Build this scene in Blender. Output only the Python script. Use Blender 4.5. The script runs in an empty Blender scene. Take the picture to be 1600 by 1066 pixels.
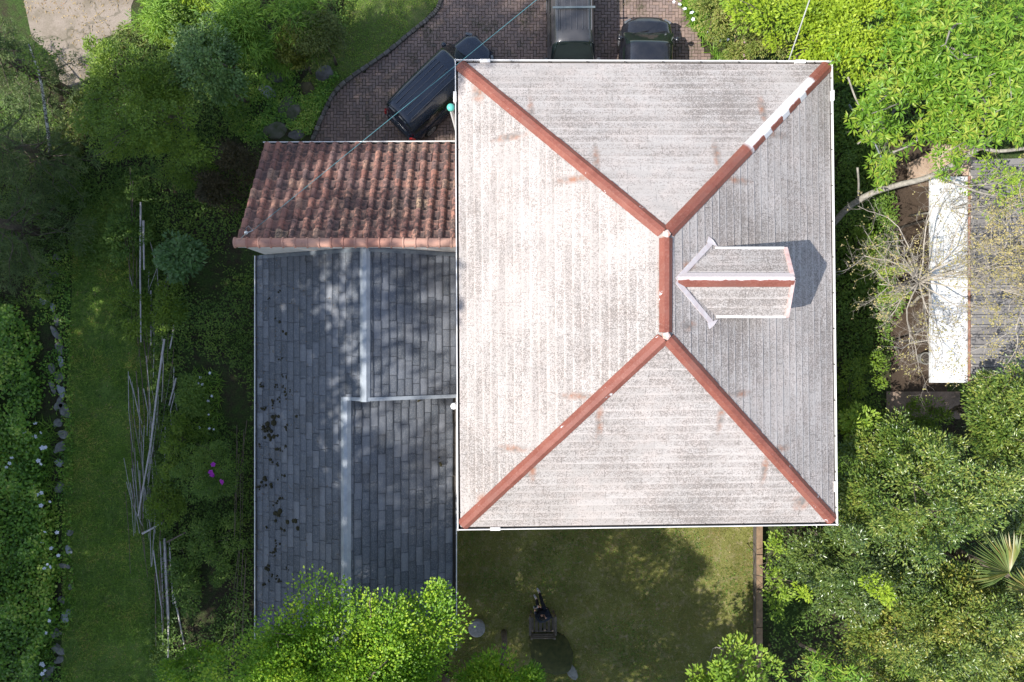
import bpy, bmesh, math, random
import numpy as np
from mathutils import Vector, Matrix

# ------------------------------------------------------------------ camera, sky, sun, exposure
SC = bpy.context.scene
COL = SC.collection
H = 26.7            # height of the drone above the ground
F = 1067.0          # focal length in photo pixels (24 mm on a 36 mm sensor)
cam_d = bpy.data.cameras.new('camera'); cam = bpy.data.objects.new('camera', cam_d); COL.objects.link(cam)
cam.location = (0, 0, H); cam.rotation_euler = (0, 0, 0)
cam_d.lens = 24.0; cam_d.sensor_width = 36.0; cam_d.clip_end = 600.0; cam_d.clip_start = 0.2
SC.camera = cam
ELEV = math.radians(50.4); HEAD = math.radians(18.6)      # shadows run towards HEAD (from +x)
sun_dir = Vector((math.cos(HEAD)*math.cos(ELEV), math.sin(HEAD)*math.cos(ELEV), -math.sin(ELEV)))
world = bpy.data.worlds.new('World'); SC.world = world; world.use_nodes = True
wn = world.node_tree.nodes; wl = world.node_tree.links
bg = wn['Background']; sky = wn.new('ShaderNodeTexSky'); sky.sky_type = 'NISHITA'; sky.sun_disc = False
sky.sun_elevation = ELEV; sky.sun_rotation = math.radians(251.4); sky.air_density = 1.0; sky.dust_density = 0.6
hs = wn.new('ShaderNodeHueSaturation'); hs.inputs['Saturation'].default_value = .78
wl.new(sky.outputs[0], hs.inputs['Color']); wl.new(hs.outputs[0], bg.inputs[0]); bg.inputs[1].default_value = 0.145
sl = bpy.data.lights.new('sun', 'SUN'); sl.energy = 4.0; sl.angle = math.radians(0.53); sl.color = (1.0, 0.965, 0.91)
sun = bpy.data.objects.new('sun', sl); COL.objects.link(sun)
sun.rotation_euler = (-sun_dir).to_track_quat('Z', 'Y').to_euler(); sun.location = (-40, -15, 50)
SC.view_settings.view_transform = 'Standard'; SC.view_settings.look = 'None'
SC.view_settings.exposure = 0.85; SC.view_settings.gamma = 1.0
SC.cycles.max_bounces = 6; SC.cycles.diffuse_bounces = 3; SC.cycles.glossy_bounces = 3
SC.cycles.transmission_bounces = 4; SC.cycles.transparent_max_bounces = 6

def P(px, py, z=0.0):
    d = H - z
    return Vector(((px - 800) * d / F, (533 - py) * d / F, z))

# ------------------------------------------------------------------ object helpers
def tag(o, label=None, cat=None, group=None, kind=None):
    if label: o['label'] = label
    if cat: o['category'] = cat
    if group: o['group'] = group
    if kind: o['kind'] = kind
    return o

def thing(name, label, cat, loc=(0, 0, 0), group=None, rotz=0.0):
    o = bpy.data.objects.new(name, None); COL.objects.link(o)
    o.location = loc; o.rotation_euler = (0, 0, rotz); o.empty_display_size = .3
    return tag(o, label, cat, group)

def base_of(o):
    v = Vector((0, 0, 0))
    while o is not None:
        v += o.location; o = o.parent
    return v

def link_mesh(name, me, mat, parent=None, local=False, smooth=False):
    """world-coordinate mesh -> object under parent (local=True: the mesh is already in the parent's frame)"""
    if mat is not None: me.materials.append(mat)
    o = bpy.data.objects.new(name, me); COL.objects.link(o)
    if parent is not None:
        o.parent = parent
        if not local:
            b = base_of(parent)
            me.transform(Matrix.Translation(-b))
    if smooth:
        me.polygons.foreach_set('use_smooth', [True] * len(me.polygons))
    return o

class MB:
    def __init__(s): s.v = []; s.f = []; s.uv = {}
    def add(s, vs, fs):
        b = len(s.v); s.v.extend([tuple(v) for v in vs]); s.f.extend([tuple(i + b for i in f) for f in fs]); return b
    def quad(s, a, b, c, d): return s.add([a, b, c, d], [(0, 1, 2, 3)])
    def box(s, lo, hi, M=None):
        x0, y0, z0 = lo; x1, y1, z1 = hi
        vs = [(x0,y0,z0),(x1,y0,z0),(x1,y1,z0),(x0,y1,z0),(x0,y0,z1),(x1,y0,z1),(x1,y1,z1),(x0,y1,z1)]
        if M is not None: vs = [M @ Vector(v) for v in vs]
        return s.add(vs, [(3,2,1,0),(4,5,6,7),(0,1,5,4),(1,2,6,5),(2,3,7,6),(3,0,4,7)])
    def bar(s, a, b, w, h, up=(0, 0, 1)):
        a = Vector(a); b = Vector(b); d = (b - a)
        L = d.length; d.normalize(); up = Vector(up); sd = d.cross(up)
        if sd.length < 1e-4: sd = d.cross(Vector((1, 0, 0)))
        sd.normalize(); u = sd.cross(d)
        vs = []
        for p in (a, b):
            for sx, sz in ((-1,-1),(1,-1),(1,1),(-1,1)):
                vs.append(p + sd * (sx * w / 2) + u * (sz * h / 2))
        return s.add(vs, [(3,2,1,0),(4,5,6,7),(0,1,5,4),(1,2,6,5),(2,3,7,6),(3,0,4,7)])
    def tube(s, pts, radii, n=6, cap=True):
        pts = [Vector(p) for p in pts]
        if not hasattr(radii, '__len__'): radii = [radii] * len(pts)
        ref = None; rings = []
        for i, p in enumerate(pts):
            t = (pts[min(i+1, len(pts)-1)] - pts[max(i-1, 0)])
            if t.length < 1e-7: t = Vector((0, 0, 1))
            t.normalize()
            if ref is None:
                ref = t.orthogonal().normalized()
            ref = (ref - t * ref.dot(t))
            if ref.length < 1e-5: ref = t.orthogonal()
            ref.normalize(); bi = t.cross(ref)
            rings.append([p + (ref * math.cos(2*math.pi*k/n) + bi * math.sin(2*math.pi*k/n)) * radii[i] for k in range(n)])
        vs = [v for r in rings for v in r]; fs = []
        for i in range(len(pts) - 1):
            for k in range(n):
                fs.append((i*n + k, i*n + (k+1) % n, (i+1)*n + (k+1) % n, (i+1)*n + k))
        if cap:
            fs.append(tuple(range(n-1, -1, -1))); fs.append(tuple((len(pts)-1)*n + k for k in range(n)))
        return s.add(vs, fs)
    def grid(s, fn, nu, nv):
        vs = [fn(i / nu, j / nv) for j in range(nv + 1) for i in range(nu + 1)]
        fs = [(j*(nu+1)+i, j*(nu+1)+i+1, (j+1)*(nu+1)+i+1, (j+1)*(nu+1)+i) for j in range(nv) for i in range(nu)]
        return s.add(vs, fs)
    def lathe(s, c, prof, n=16):
        c = Vector(c); vs = []; fs = []
        for r, z in prof:
            for k in range(n):
                a = 2*math.pi*k/n; vs.append((c.x + r*math.cos(a), c.y + r*math.sin(a), c.z + z))
        for i in range(len(prof) - 1):
            for k in range(n):
                fs.append((i*n+k, i*n+(k+1) % n, (i+1)*n+(k+1) % n, (i+1)*n+k))
        fs.append(tuple(range(n-1, -1, -1))); fs.append(tuple((len(prof)-1)*n+k for k in range(n)))
        return s.add(vs, fs)
    def poly(s, pts, z0, z1=None):
        """flat polygon sheet, or prism when z1 is given"""
        n = len(pts)
        if z1 is None:
            return s.add([(p[0], p[1], z0) for p in pts], [tuple(range(n))])
        vs = [(p[0], p[1], z0) for p in pts] + [(p[0], p[1], z1) for p in pts]
        return s.add(vs, [tuple(range(n-1, -1, -1)), tuple(range(n, 2*n))] + [(i, (i+1) % n, n+(i+1) % n, n+i) for i in range(n)])
    def build(s, name, mat, parent=None, local=False, smooth=False, bevel=0.0, uv=None):
        me = bpy.data.meshes.new(name); me.from_pydata(s.v, [], s.f)
        if uv is not None:
            lay = me.uv_layers.new(name='UVMap')
            for l in me.loops: lay.data[l.index].uv = uv[l.vertex_index]
        me.update()
        o = link_mesh(name, me, mat, parent, local, smooth)
        if bevel:
            m = o.modifiers.new('bevel', 'BEVEL'); m.width = bevel; m.segments = 2; m.limit_method = 'ANGLE'
        return o

# ------------------------------------------------------------------ materials
MATS = {}
class NT:
    """small helper round a material's node tree"""
    def __init__(s, name):
        s.m = bpy.data.materials.new(name); s.m.use_nodes = True
        s.t = s.m.node_tree; s.b = s.t.nodes['Principled BSDF']; s.out = s.t.nodes['Material Output']
        s.co = None
    def n(s, ty, **kw):
        nd = s.t.nodes.new(ty)
        for k, v in kw.items(): setattr(nd, k, v)
        return nd
    def l(s, a, b): s.t.links.new(a, b)
    def obj(s):
        if s.co is None: s.co = s.n('ShaderNodeNewGeometry').outputs['Position']
        return s.co
    def noise(s, scale, detail=3, rough=.55, vec=None, stretch=None):
        v = vec or s.obj()
        if stretch:
            mp = s.n('ShaderNodeMapping'); mp.inputs['Scale'].default_value = stretch; s.l(v, mp.inputs[0]); v = mp.outputs[0]
        nd = s.n('ShaderNodeTexNoise'); nd.inputs['Scale'].default_value = scale
        nd.inputs['Detail'].default_value = detail; nd.inputs['Roughness'].default_value = rough
        s.l(v, nd.inputs['Vector']); return nd.outputs['Fac']
    def ramp(s, fac, stops, interp='LINEAR'):
        r = s.n('ShaderNodeValToRGB'); e = r.color_ramp; e.interpolation = interp
        while len(e.elements) < len(stops): e.elements.new(.5)
        for el, (p, c) in zip(e.elements, stops):
            el.position = p; el.color = (*c, 1) if len(c) == 3 else c
        s.l(fac, r.inputs[0]); return r.outputs[0]
    def rng(s, fac, a, b, c=0., d=1., smooth=False):
        m = s.n('ShaderNodeMapRange'); m.clamp = True
        if smooth: m.interpolation_type = 'SMOOTHSTEP'
        for i, v in enumerate((a, b, c, d)): m.inputs[1+i].default_value = v
        s.l(fac, m.inputs[0]); return m.outputs[0]
    def mix(s, fac, a, b, mode='MIX'):
        m = s.n('ShaderNodeMix'); m.data_type = 'RGBA'; m.blend_type = mode
        for sock, v in ((m.inputs[0], fac), (m.inputs[6], a), (m.inputs[7], b)):
            if isinstance(v, (int, float)): sock.default_value = v
            elif isinstance(v, tuple): sock.default_value = (*v, 1)
            else: s.l(v, sock)
        return m.outputs[2]
    def math(s, op, a, b=0.0):
        m = s.n('ShaderNodeMath'); m.operation = op
        for sock, v in ((m.inputs[0], a), (m.inputs[1], b)):
            if isinstance(v, (int, float)): sock.default_value = v
            else: s.l(v, sock)
        return m.outputs[0]
    def island(s): return s.n('ShaderNodeNewGeometry').outputs['Random Per Island']
    def bump(s, h, strength=.4, dist=.02):
        b = s.n('ShaderNodeBump'); b.inputs['Strength'].default_value = strength; b.inputs['Distance'].default_value = dist
        s.l(h, b.inputs['Height']); s.l(b.outputs[0], s.b.inputs['Normal'])
    def fin(s, col, rough=.7, metal=0., spec=.4, coat=0.):
        if isinstance(col, tuple): s.b.inputs['Base Color'].default_value = (*col, 1)
        else: s.l(col, s.b.inputs['Base Color'])
        if isinstance(rough, (int, float)): s.b.inputs['Roughness'].default_value = rough
        else: s.l(rough, s.b.inputs['Roughness'])
        s.b.inputs['Metallic'].default_value = metal; s.b.inputs['Specular IOR Level'].default_value = spec
        if coat: s.b.inputs['Coat Weight'].default_value = coat; s.b.inputs['Coat Roughness'].default_value = .06
        return s.m

def simple(name, c1, c2=None, scale=6., rough=.7, metal=0., spec=.4, coat=0., bump=0., isl=0.):
    if name in MATS: return MATS[name]
    t = NT(name); c2 = c2 or tuple(x*.75 for x in c1)
    nz = t.noise(scale, 4)
    col = t.ramp(nz, [(.3, c2), (.7, c1)])
    if isl:
        col = t.mix(1.0, col, t.ramp(t.island(), [(0, (1-isl,)*3), (1, (1+isl*.3,)*3)]), 'MULTIPLY')
    if bump: t.bump(t.noise(scale*4, 3), bump, .01)
    MATS[name] = t.fin(col, rough, metal, spec, coat); return MATS[name]

def leafmat(name, cols, rough=.45, trans=.3, spec=.35, hue_scale=.8):
    """cols: list of 3-4 leaf colours picked per leaf, drifting slowly through the plant"""
    if name in MATS: return MATS[name]
    t = NT(name)
    r = t.island(); nz = t.noise(hue_scale, 2)
    f = t.math('ADD', t.math('MULTIPLY', r, .55), t.math('MULTIPLY', t.rng(nz, .3, .7), .45))
    k = len(cols) - 1
    col = t.ramp(f, [(.12 + .76*i/k, c) for i, c in enumerate(cols)])
    t.fin(col, rough, 0, spec)
    tr = t.n('ShaderNodeBsdfTranslucent'); mx = t.n('ShaderNodeMixShader'); mx.inputs[0].default_value = trans
    t.l(t.mix(1.0, col, (1.25, 1.2, .55), 'MULTIPLY'), tr.inputs[0])
    t.l(t.b.outputs[0], mx.inputs[1]); t.l(tr.outputs[0], mx.inputs[2]); t.l(mx.outputs[0], t.out.inputs[0])
    MATS[name] = t.m; return t.m

# ------------------------------------------------------------------ foliage
def unit(a): return a / np.maximum(np.linalg.norm(a, axis=1, keepdims=True), 1e-9)

def leaf_mesh(name, pos, d, nrm, L, W, fold=.25, droop=.0, wide=.42):
    N = len(pos); d = unit(d); nrm = nrm - d * (nrm * d).sum(1, keepdims=True); nrm = unit(nrm)
    s = np.cross(d, nrm); L = np.broadcast_to(L, (N,))[:, None]; W = np.broadcast_to(W, (N,))[:, None]
    mid = pos + d * L * wide
    tip = pos + d * L - np.array([0, 0, 1.]) * L * droop
    l = mid + s * W * .5 + nrm * W * fold; r = mid - s * W * .5 + nrm * W * fold
    v = np.stack([pos, l, tip, r], 1).reshape(-1, 3).astype(np.float32)
    idx = (np.arange(N) * 4)[:, None]
    f = np.concatenate([idx + np.array([[0, 2, 1]]), idx + np.array([[0, 3, 2]])], 1).reshape(-1).astype(np.int32)
    me = bpy.data.meshes.new(name)
    me.vertices.add(len(v)); me.vertices.foreach_set('co', v.ravel())
    me.loops.add(len(f)); me.loops.foreach_set('vertex_index', f)
    me.polygons.add(len(f)//3); me.polygons.foreach_set('loop_start', np.arange(0, len(f), 3, dtype=np.int32))
    me.update(); me.validate(); return me

def rdir(rs, n): return unit(rs.normal(size=(n, 3)))

def crown_clumps(rs, c, radii, n, zmin=-.35, rmin=.6, rough=.22):
    """clump centres over an uneven ellipsoid"""
    dirs = rdir(rs, n*3); dirs = dirs[dirs[:, 2] > zmin][:n]
    k = rs.normal(size=(5, 3)) * 2.2; ph = rs.uniform(0, 6.3, 5)
    lob = 1 + rough * np.cos(dirs @ k.T + ph).sum(1) / 1.6
    rr = rs.uniform(rmin, 1.0, len(dirs)) ** .7 * lob
    return np.array(c) + dirs * np.array(radii) * rr[:, None], dirs

def clump_leaves(rs, cc, out, per, size, L, W, up=.9, spread=.8, flat=.7, jit=.25, droop=.15, outw=.5):
    n = len(cc) * per
    C = np.repeat(cc, per, 0); O = np.repeat(out, per, 0)
    S = np.repeat(size * rs.uniform(.6, 1.35, len(cc)), per)[:, None]
    d2 = rdir(rs, n); r = rs.uniform(.15, 1, n)[:, None] ** .5
    pos = C + d2 * r * S * np.array([1, 1, flat])
    d = d2 * spread + O * outw + rs.normal(size=(n, 3)) * .35; d[:, 2] = d[:, 2] * .5 - droop
    nr = np.array([0, 0, up]) + d2 * .5 + rs.normal(size=(n, 3)) * jit
    return pos, d, nr, L * rs.uniform(.65, 1.25, n), W * rs.uniform(.7, 1.2, n)

def whorl_leaves(rs, cc, per, L, W, droop=.25, jit=.3):
    n = len(cc) * per; C = np.repeat(cc, per, 0)
    a = np.tile(np.arange(per) * 2*math.pi/per, len(cc)) + np.repeat(rs.uniform(0, 6.3, len(cc)), per) + rs.normal(size=n) * .2
    tilt = np.repeat(rs.normal(size=(len(cc), 3)) * jit, per, 0)
    el = rs.uniform(-.35, .55, n)
    d = np.stack([np.cos(a) * np.cos(el), np.sin(a) * np.cos(el), np.sin(el)], 1)
    nr = np.array([0, 0, 1.]) + tilt + rs.normal(size=(n, 3)) * .15
    d = d - tilt * (d * np.array([0, 0, 1.])).sum(1, keepdims=True)
    return C + d * .03, d, nr, L * rs.uniform(.6, 1.2, n), W * rs.uniform(.8, 1.2, n)

def bent(a, b, rs, k=.08, n=4):
    a = np.array(a, float); b = np.array(b, float); L = np.linalg.norm(b - a)
    pts = [a + (b - a) * i/n + (rs.normal(size=3) * L * k * (0 < i < n)) for i in range(n+1)]
    return pts

def trunk_and_limbs(rs, base, c, radii, cc, r0, nlimb=10):
    mb = MB(); base = np.array(base, float); top = np.array(c, float) - np.array([0, 0, radii[2] * .35])
    st = bent(base, top, rs, .05, 4)
    mb.tube(st, [r0, r0*.85, r0*.72, r0*.6, r0*.45], 8)
    idx = rs.permutation(len(cc))[:nlimb]
    for i in idx:
        s0 = st[rs.integers(2, 5)]; e = cc[i]
        m = bent(s0, e, rs, .08, 4); rr = r0 * rs.uniform(.25, .45)
        mb.tube(m, [rr, rr*.8, rr*.6, rr*.38, rr*.15], 5)
        for j in range(2):
            e2 = e + rs.normal(size=3) * np.array(radii) * .18
            mb.tube(bent(m[2 + j], e2, rs, .08, 3), [rr*.45, rr*.35, rr*.25, rr*.1], 4)
    return mb

BARK = simple('bark', (.17, .135, .10), (.075, .06, .048), 14, .9, bump=.6)
GREYBARK = simple('grey_bark', (.36, .33, .28), (.17, .155, .13), 10, .9, bump=.5)

def tree(name, label, cat, base, c, radii, leaf, mat, seed, nclump=90, per=120, size=.55, r0=.16, group=None, nlimb=10,
         zmin=-.35, rmin=.6, rough=.22, whorl=None, bark=None, inner=.12, **kw):
    rs = np.random.default_rng(seed)
    cc, dd = crown_clumps(rs, c, radii, nclump, zmin, rmin, rough)
    t = thing(name, label, cat, tuple(base), group)
    trunk_and_limbs(rs, base, c, radii, cc, r0, nlimb).build('trunk', bark or BARK, t, smooth=True)
    L, W = leaf
    if whorl:
        ros = np.repeat(cc, whorl[1], 0) + rs.normal(size=(len(cc)*whorl[1], 3)) * size * np.array([.55, .55, .4])
        pos, d, nr, Ls, Ws = whorl_leaves(rs, ros, whorl[0], L, W)
    else:
        pos, d, nr, Ls, Ws = clump_leaves(rs, cc, dd, per, size, L, W, **kw)
        if inner:
            ci, di = crown_clumps(rs, c, [r * .6 for r in radii], max(4, int(nclump * inner * 2)), -.5, .3, .1)
            q = clump_leaves(rs, ci, di, per // 2, size * 1.6, L, W, **kw)
            pos = np.concatenate([pos, q[0]]); d = np.concatenate([d, q[1]]); nr = np.concatenate([nr, q[2]])
            Ls = np.concatenate([Ls, q[3]]); Ws = np.concatenate([Ws, q[4]])
    link_mesh('crown', leaf_mesh('crown', pos, d, nr, Ls, Ws), mat, t)
    return t

def in_poly(pts, poly):
    x, y = pts[:, 0], pts[:, 1]; ins = np.zeros(len(pts), bool); n = len(poly)
    for i in range(n):
        x0, y0 = poly[i][:2]; x1, y1 = poly[(i+1) % n][:2]
        c = ((y0 > y) != (y1 > y)) & (x < (x1 - x0) * (y - y0) / (y1 - y0 + 1e-12) + x0)
        ins ^= c
    return ins

def fields(rs, pts, scale, k=7):
    """smooth random field, about -1..1"""
    w = rs.normal(size=(k, 2)) * scale; ph = rs.uniform(0, 6.3, k)
    return np.cos(pts[:, :2] @ w.T + ph).sum(1) / math.sqrt(k)

def poly_points(rs, poly, n, clump=None, thr=-.3):
    P_ = np.array([[p[0], p[1]] for p in poly]); lo, hi = P_.min(0), P_.max(0); out = []
    got = 0
    for _ in range(12):
        q = rs.uniform(lo, hi, size=(n*2, 2)); q = q[in_poly(q, poly)]; out.append(q); got += len(q)
        if got >= n*2: break
    q = np.concatenate(out)
    if clump:
        f = fields(np.random.default_rng(int(clump*1000) + 7), q, clump); q = q[f > thr + rs.normal(size=len(q)) * .25]
    return q[:n]

def scatter(name, label, poly, n, leaf, mat, seed, hgt=.25, clump=None, thr=-.3, up=.9, kind='stuff', z0=0., lift=0., cat='ground cover', mound=0., parent=None):
    rs = np.random.default_rng(seed); q = poly_points(rs, poly, n, clump, thr); m = len(q)
    z = z0 + rs.uniform(0, 1, m) * hgt
    if mound: z = z + np.maximum(0, fields(rs, q, 1.6)) * mound
    pos = np.column_stack([q, z]); d = rs.normal(size=(m, 3)); d[:, 2] = d[:, 2] * .3 + lift
    nr = np.array([0, 0, up]) + rs.normal(size=(m, 3)) * .35
    me = leaf_mesh(name, pos, d, nr, leaf[0] * rs.uniform(.6, 1.3, m), leaf[1] * rs.uniform(.7, 1.2, m))
    o = link_mesh(name, me, mat, parent)
    if parent is None: tag(o, label, cat, None, kind)
    return o
# ================================================================== THE GROUND
def pxpoly(pts, z=0.0): return [tuple(P(x, y, z)) for x, y in pts]

def ground_mat():
    t = NT('garden_ground'); n1 = t.noise(.35, 4); n2 = t.noise(3.5, 5, .65); n3 = t.noise(16, 4, .7)
    green = t.ramp(n3, [(.3, (.022, .036, .010)), (.5, (.045, .078, .019)), (.72, (.08, .125, .034))])
    soil = t.ramp(n3, [(.3, (.022, .018, .012)), (.7, (.07, .055, .036))])
    f = t.rng(t.math('ADD', t.math('MULTIPLY', n1, .5), t.math('MULTIPLY', n2, .5)), .42, .58)
    t.bump(n3, .8, .05); return t.fin(t.mix(f, soil, green), .95, spec=.15)
def grass_mat(name, a, b, c, dry, drylo=.55, patch=.7):
    t = NT(name); n0 = t.noise(patch, 4, .6); n2 = t.noise(5, 5, .7); n3 = t.noise(38, 4, .75)
    g = t.ramp(n3, [(.28, a), (.5, b), (.75, c)])
    g = t.mix(t.rng(n2, drylo, drylo + .14, 0, .75), g, dry)
    g = t.mix(t.rng(n0, .38, .62, 0, .8), g, t.mix(.55, g, a)); g = t.mix(t.rng(t.noise(2.3, 5, .7), .52, .62, 0, .5), g, t.mix(.5, g, dry))
    t.bump(n3, .9, .04); return t.fin(g, .95, spec=.15)

def sheet(name, poly, z, mat, cuts=0):
    mb = MB(); mb.poly(poly, z); o = mb.build(name, mat); return tag(o, kind='structure')

mb = MB()
mb.quad((-130, -130, 0), (130, -130, 0), (130, 130, 0), (-130, 130, 0))
tag(mb.build('ground', ground_mat()), kind='structure')
LAWN = pxpoly([(705, 815), (1190, 800), (1188, 1120), (960, 1130), (700, 1120)])
sheet('lawn', LAWN, .008, grass_mat('lawn_grass', (.088, .09, .025), (.195, .195, .057), (.33, .325, .10), (.39, .30, .20), .54))
STRIP = pxpoly([(118, 345), (140, 310), (165, 322), (190, 285), (222, 296), (240, 330), (252, 760), (262, 1120), (95, 1120), (100, 700)])
sheet('grass_path', STRIP, .008, grass_mat('rough_grass', (.075, .125, .025), (.145, .235, .048), (.24, .34, .08), (.25, .21, .11), .58))
VERGE = pxpoly([(560, -60), (700, -60), (690, 0), (650, 45), (600, 85), (530, 135), (505, 180), (470, 220), (470, 130), (520, 60)])
sheet('grass_verge', VERGE, .008, grass_mat('verge_grass', (.065, .085, .024), (.12, .165, .045), (.18, .235, .07), (.21, .17, .10), .56))

# concrete road, top left, cracked and strewn with leaves
def concrete_mat(name, a, b, crack=True, stain=(.10, .085, .06)):
    t = NT(name); n1 = t.noise(1.3, 5); n2 = t.noise(22, 4, .7)
    c = t.ramp(n2, [(.3, b), (.7, a)]); c = t.mix(t.rng(n1, .45, .7, 0, .6), c, stain)
    if crack:
        v = t.n('ShaderNodeTexVoronoi'); v.feature = 'DISTANCE_TO_EDGE'; v.inputs['Scale'].default_value = .42
        wv = t.n('ShaderNodeVectorMath'); wv.operation = 'ADD'; ns = t.n('ShaderNodeTexNoise'); ns.inputs['Scale'].default_value = 1.6
        t.l(t.obj(), ns.inputs[0]); t.l(t.obj(), wv.inputs[0]); t.l(ns.outputs['Color'], wv.inputs[1]); t.l(wv.outputs[0], v.inputs['Vector'])
        c = t.mix(t.rng(v.outputs['Distance'], .004, .02, .45, 0), c, (.05, .05, .025))
    t.bump(n2, .4, .01); return t.fin(c, .9, spec=.2)
ROAD = pxpoly([(20, -80), (240, -80), (205, 10), (205, 45), (160, 60), (150, 110), (128, 150), (100, 150), (85, 90), (50, 60)])
sheet('concrete_road', ROAD, .012, concrete_mat('road_concrete', (.33, .275, .225), (.22, .18, .145), stain=(.13, .11, .07)))

# herringbone driveway
DRIVE = pxpoly([(690, -90), (690, 0), (680, 22), (650, 47), (600, 88), (532, 137), (500, 188), (486, 224), (490, 260), (720, 260), (720, 150), (1180, 150), (1125, 110), (1098, 72), (1082, 30), (1064, 0), (1050, -90)])
t = NT('driveway_joint'); sheet('driveway_bed', DRIVE, .012, t.fin(t.ramp(t.noise(9, 4), [(.4, (.03, .026, .02)), (.6, (.035, .045, .016))]), .95, spec=.1))
def paver_mat():
    t = NT('brick_paver'); r = t.island(); n1 = t.noise(1.1, 4); n2 = t.noise(60, 3, .7)
    c = t.ramp(r, [(0, (.20, .143, .122)), (.3, (.255, .183, .155)), (.6, (.23, .173, .152)), (.85, (.30, .213, .175)), (1, (.175, .138, .125))])
    c = t.mix(t.rng(n2, .35, .7, 0, .5), c, t.mix(1., c, (.6, .58, .56), 'MULTIPLY'))
    moss = t.rng(t.math('MULTIPLY', t.rng(n1, .52, .68), t.rng(t.noise(14, 3), .4, .6)), 0, 1, 0, .7)
    c = t.mix(moss, c, (.055, .06, .025)); return t.fin(c, .85, spec=.25)
bl, bw, gap = .252, .126, .010
dp = np.array([[p[0], p[1]] for p in DRIVE]); x0, y0 = dp.min(0); x1, y1 = dp.max(0)
cells = []
nx = int((x1 - x0) / bw) + 6; ny = int((y1 - y0) / bw) + 6
for j in range(-2, ny):
    for i in range(-2, nx):
        k = (i - j) % 4
        if k == 0: cells.append((x0 + i*bw, y0 + j*bw, 2*bw, bw))
        elif k == 2: cells.append((x0 + i*bw, y0 + (j-1)*bw, bw, 2*bw))
cells = np.array(cells); cen = cells[:, :2] + cells[:, 2:] / 2
cells = cells[in_poly(cen, DRIVE)]
mb = MB(); rs = np.random.default_rng(3)
for x, y, w, h in cells:
    z = .030 + rs.uniform(-.003, .003); g = gap / 2; e = .008; t1, t2 = rs.normal(size=2) * .0015
    a = [(x+g, y+g, .012), (x+w-g, y+g, .012), (x+w-g, y+h-g, .012), (x+g, y+h-g, .012)]
    b = [(x+g+e, y+g+e, z-t1), (x+w-g-e, y+g+e, z+t1), (x+w-g-e, y+h-g-e, z+t2), (x+g+e, y+h-g-e, z-t2)]
    mb.add(a + b, [(4, 5, 6, 7), (0, 1, 5, 4), (1, 2, 6, 5), (2, 3, 7, 6), (3, 0, 4, 7)])
tag(mb.build('driveway', paver_mat()), kind='structure')

# kerb of rough stones along the drive
STONE = simple('stone', (.30, .29, .27), (.13, .13, .115), 5, .9, bump=.7, isl=.3)
MOSSY = simple('mossy_stone', (.15, .14, .115), (.05, .065, .022), 3.5, .95, bump=.8)
def catmull(pts, n=8):
    pts = [Vector(p) for p in pts]; pts = [pts[0]*2 - pts[1]] + pts + [pts[-1]*2 - pts[-2]]; out = []
    for i in range(1, len(pts) - 2):
        a, b, c, d = pts[i-1:i+3]
        for k in range(n):
            u = k / n; out.append(.5 * ((2*b) + (c-a)*u + (2*a - 5*b + 4*c - d)*u*u + (3*b - a - 3*c + d)*u**3))
    out.append(pts[-2]); return out
kl = catmull([P(694, -40), P(688, 5), P(676, 24), P(650, 46), P(600, 87), P(531, 137), P(505, 182), P(487, 226), P(480, 245)], 6)
kt = thing('garden_kerb', 'grey stone kerb curving along the edge of the brick driveway', 'kerb', tuple(kl[20]))
mb = MB(); rs = np.random.default_rng(5)
for a, b in zip(kl[:-1], kl[1:]):
    d = (b - a); n = max(1, int(d.length / .42))
    for k in range(n):
        p = a + d * (k / n); q = a + d * ((k + .95) / n); w = .15 + rs.uniform(-.02, .02); h = .13 + rs.uniform(-.02, .03)
        mb.bar(p + Vector((0, 0, h/2)), q + Vector((0, 0, h/2)), w, h)
tag(mb.build('kerb_stones', simple('kerb_stone', (.21, .185, .165), (.08, .075, .06), 4, .9, bump=.6, isl=.35), kt, bevel=.025))

# ================================================================== THE MAIN HOUSE
ZE, ZR = 5.5, 8.4
TL, TR, BR, BL = P(716, 99, ZE), P(1295, 101, ZE), P(1303, 815, ZE), P(720, 823, ZE)
RT, RB = P(1041, 366, ZR), P(1041, 525, ZR)
WHITE = simple('white_paint', (.80, .78, .75), (.70, .68, .65), 3, .55)
STUCCO = simple('stucco', (.72, .66, .60), (.62, .56, .50), 2, .9, bump=.3)
DARK = simple('gutter_dark', (.035, .03, .027), (.05, .04, .03), 8, .9)
GLASS = simple('window_glass', (.02, .03, .035), (.015, .02, .025), 2, .08, spec=.6)
house = thing('house', 'two storey house under a big pale hip roof with red ridge caps', 'house', (4.1, 1.4, 0))

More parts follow.
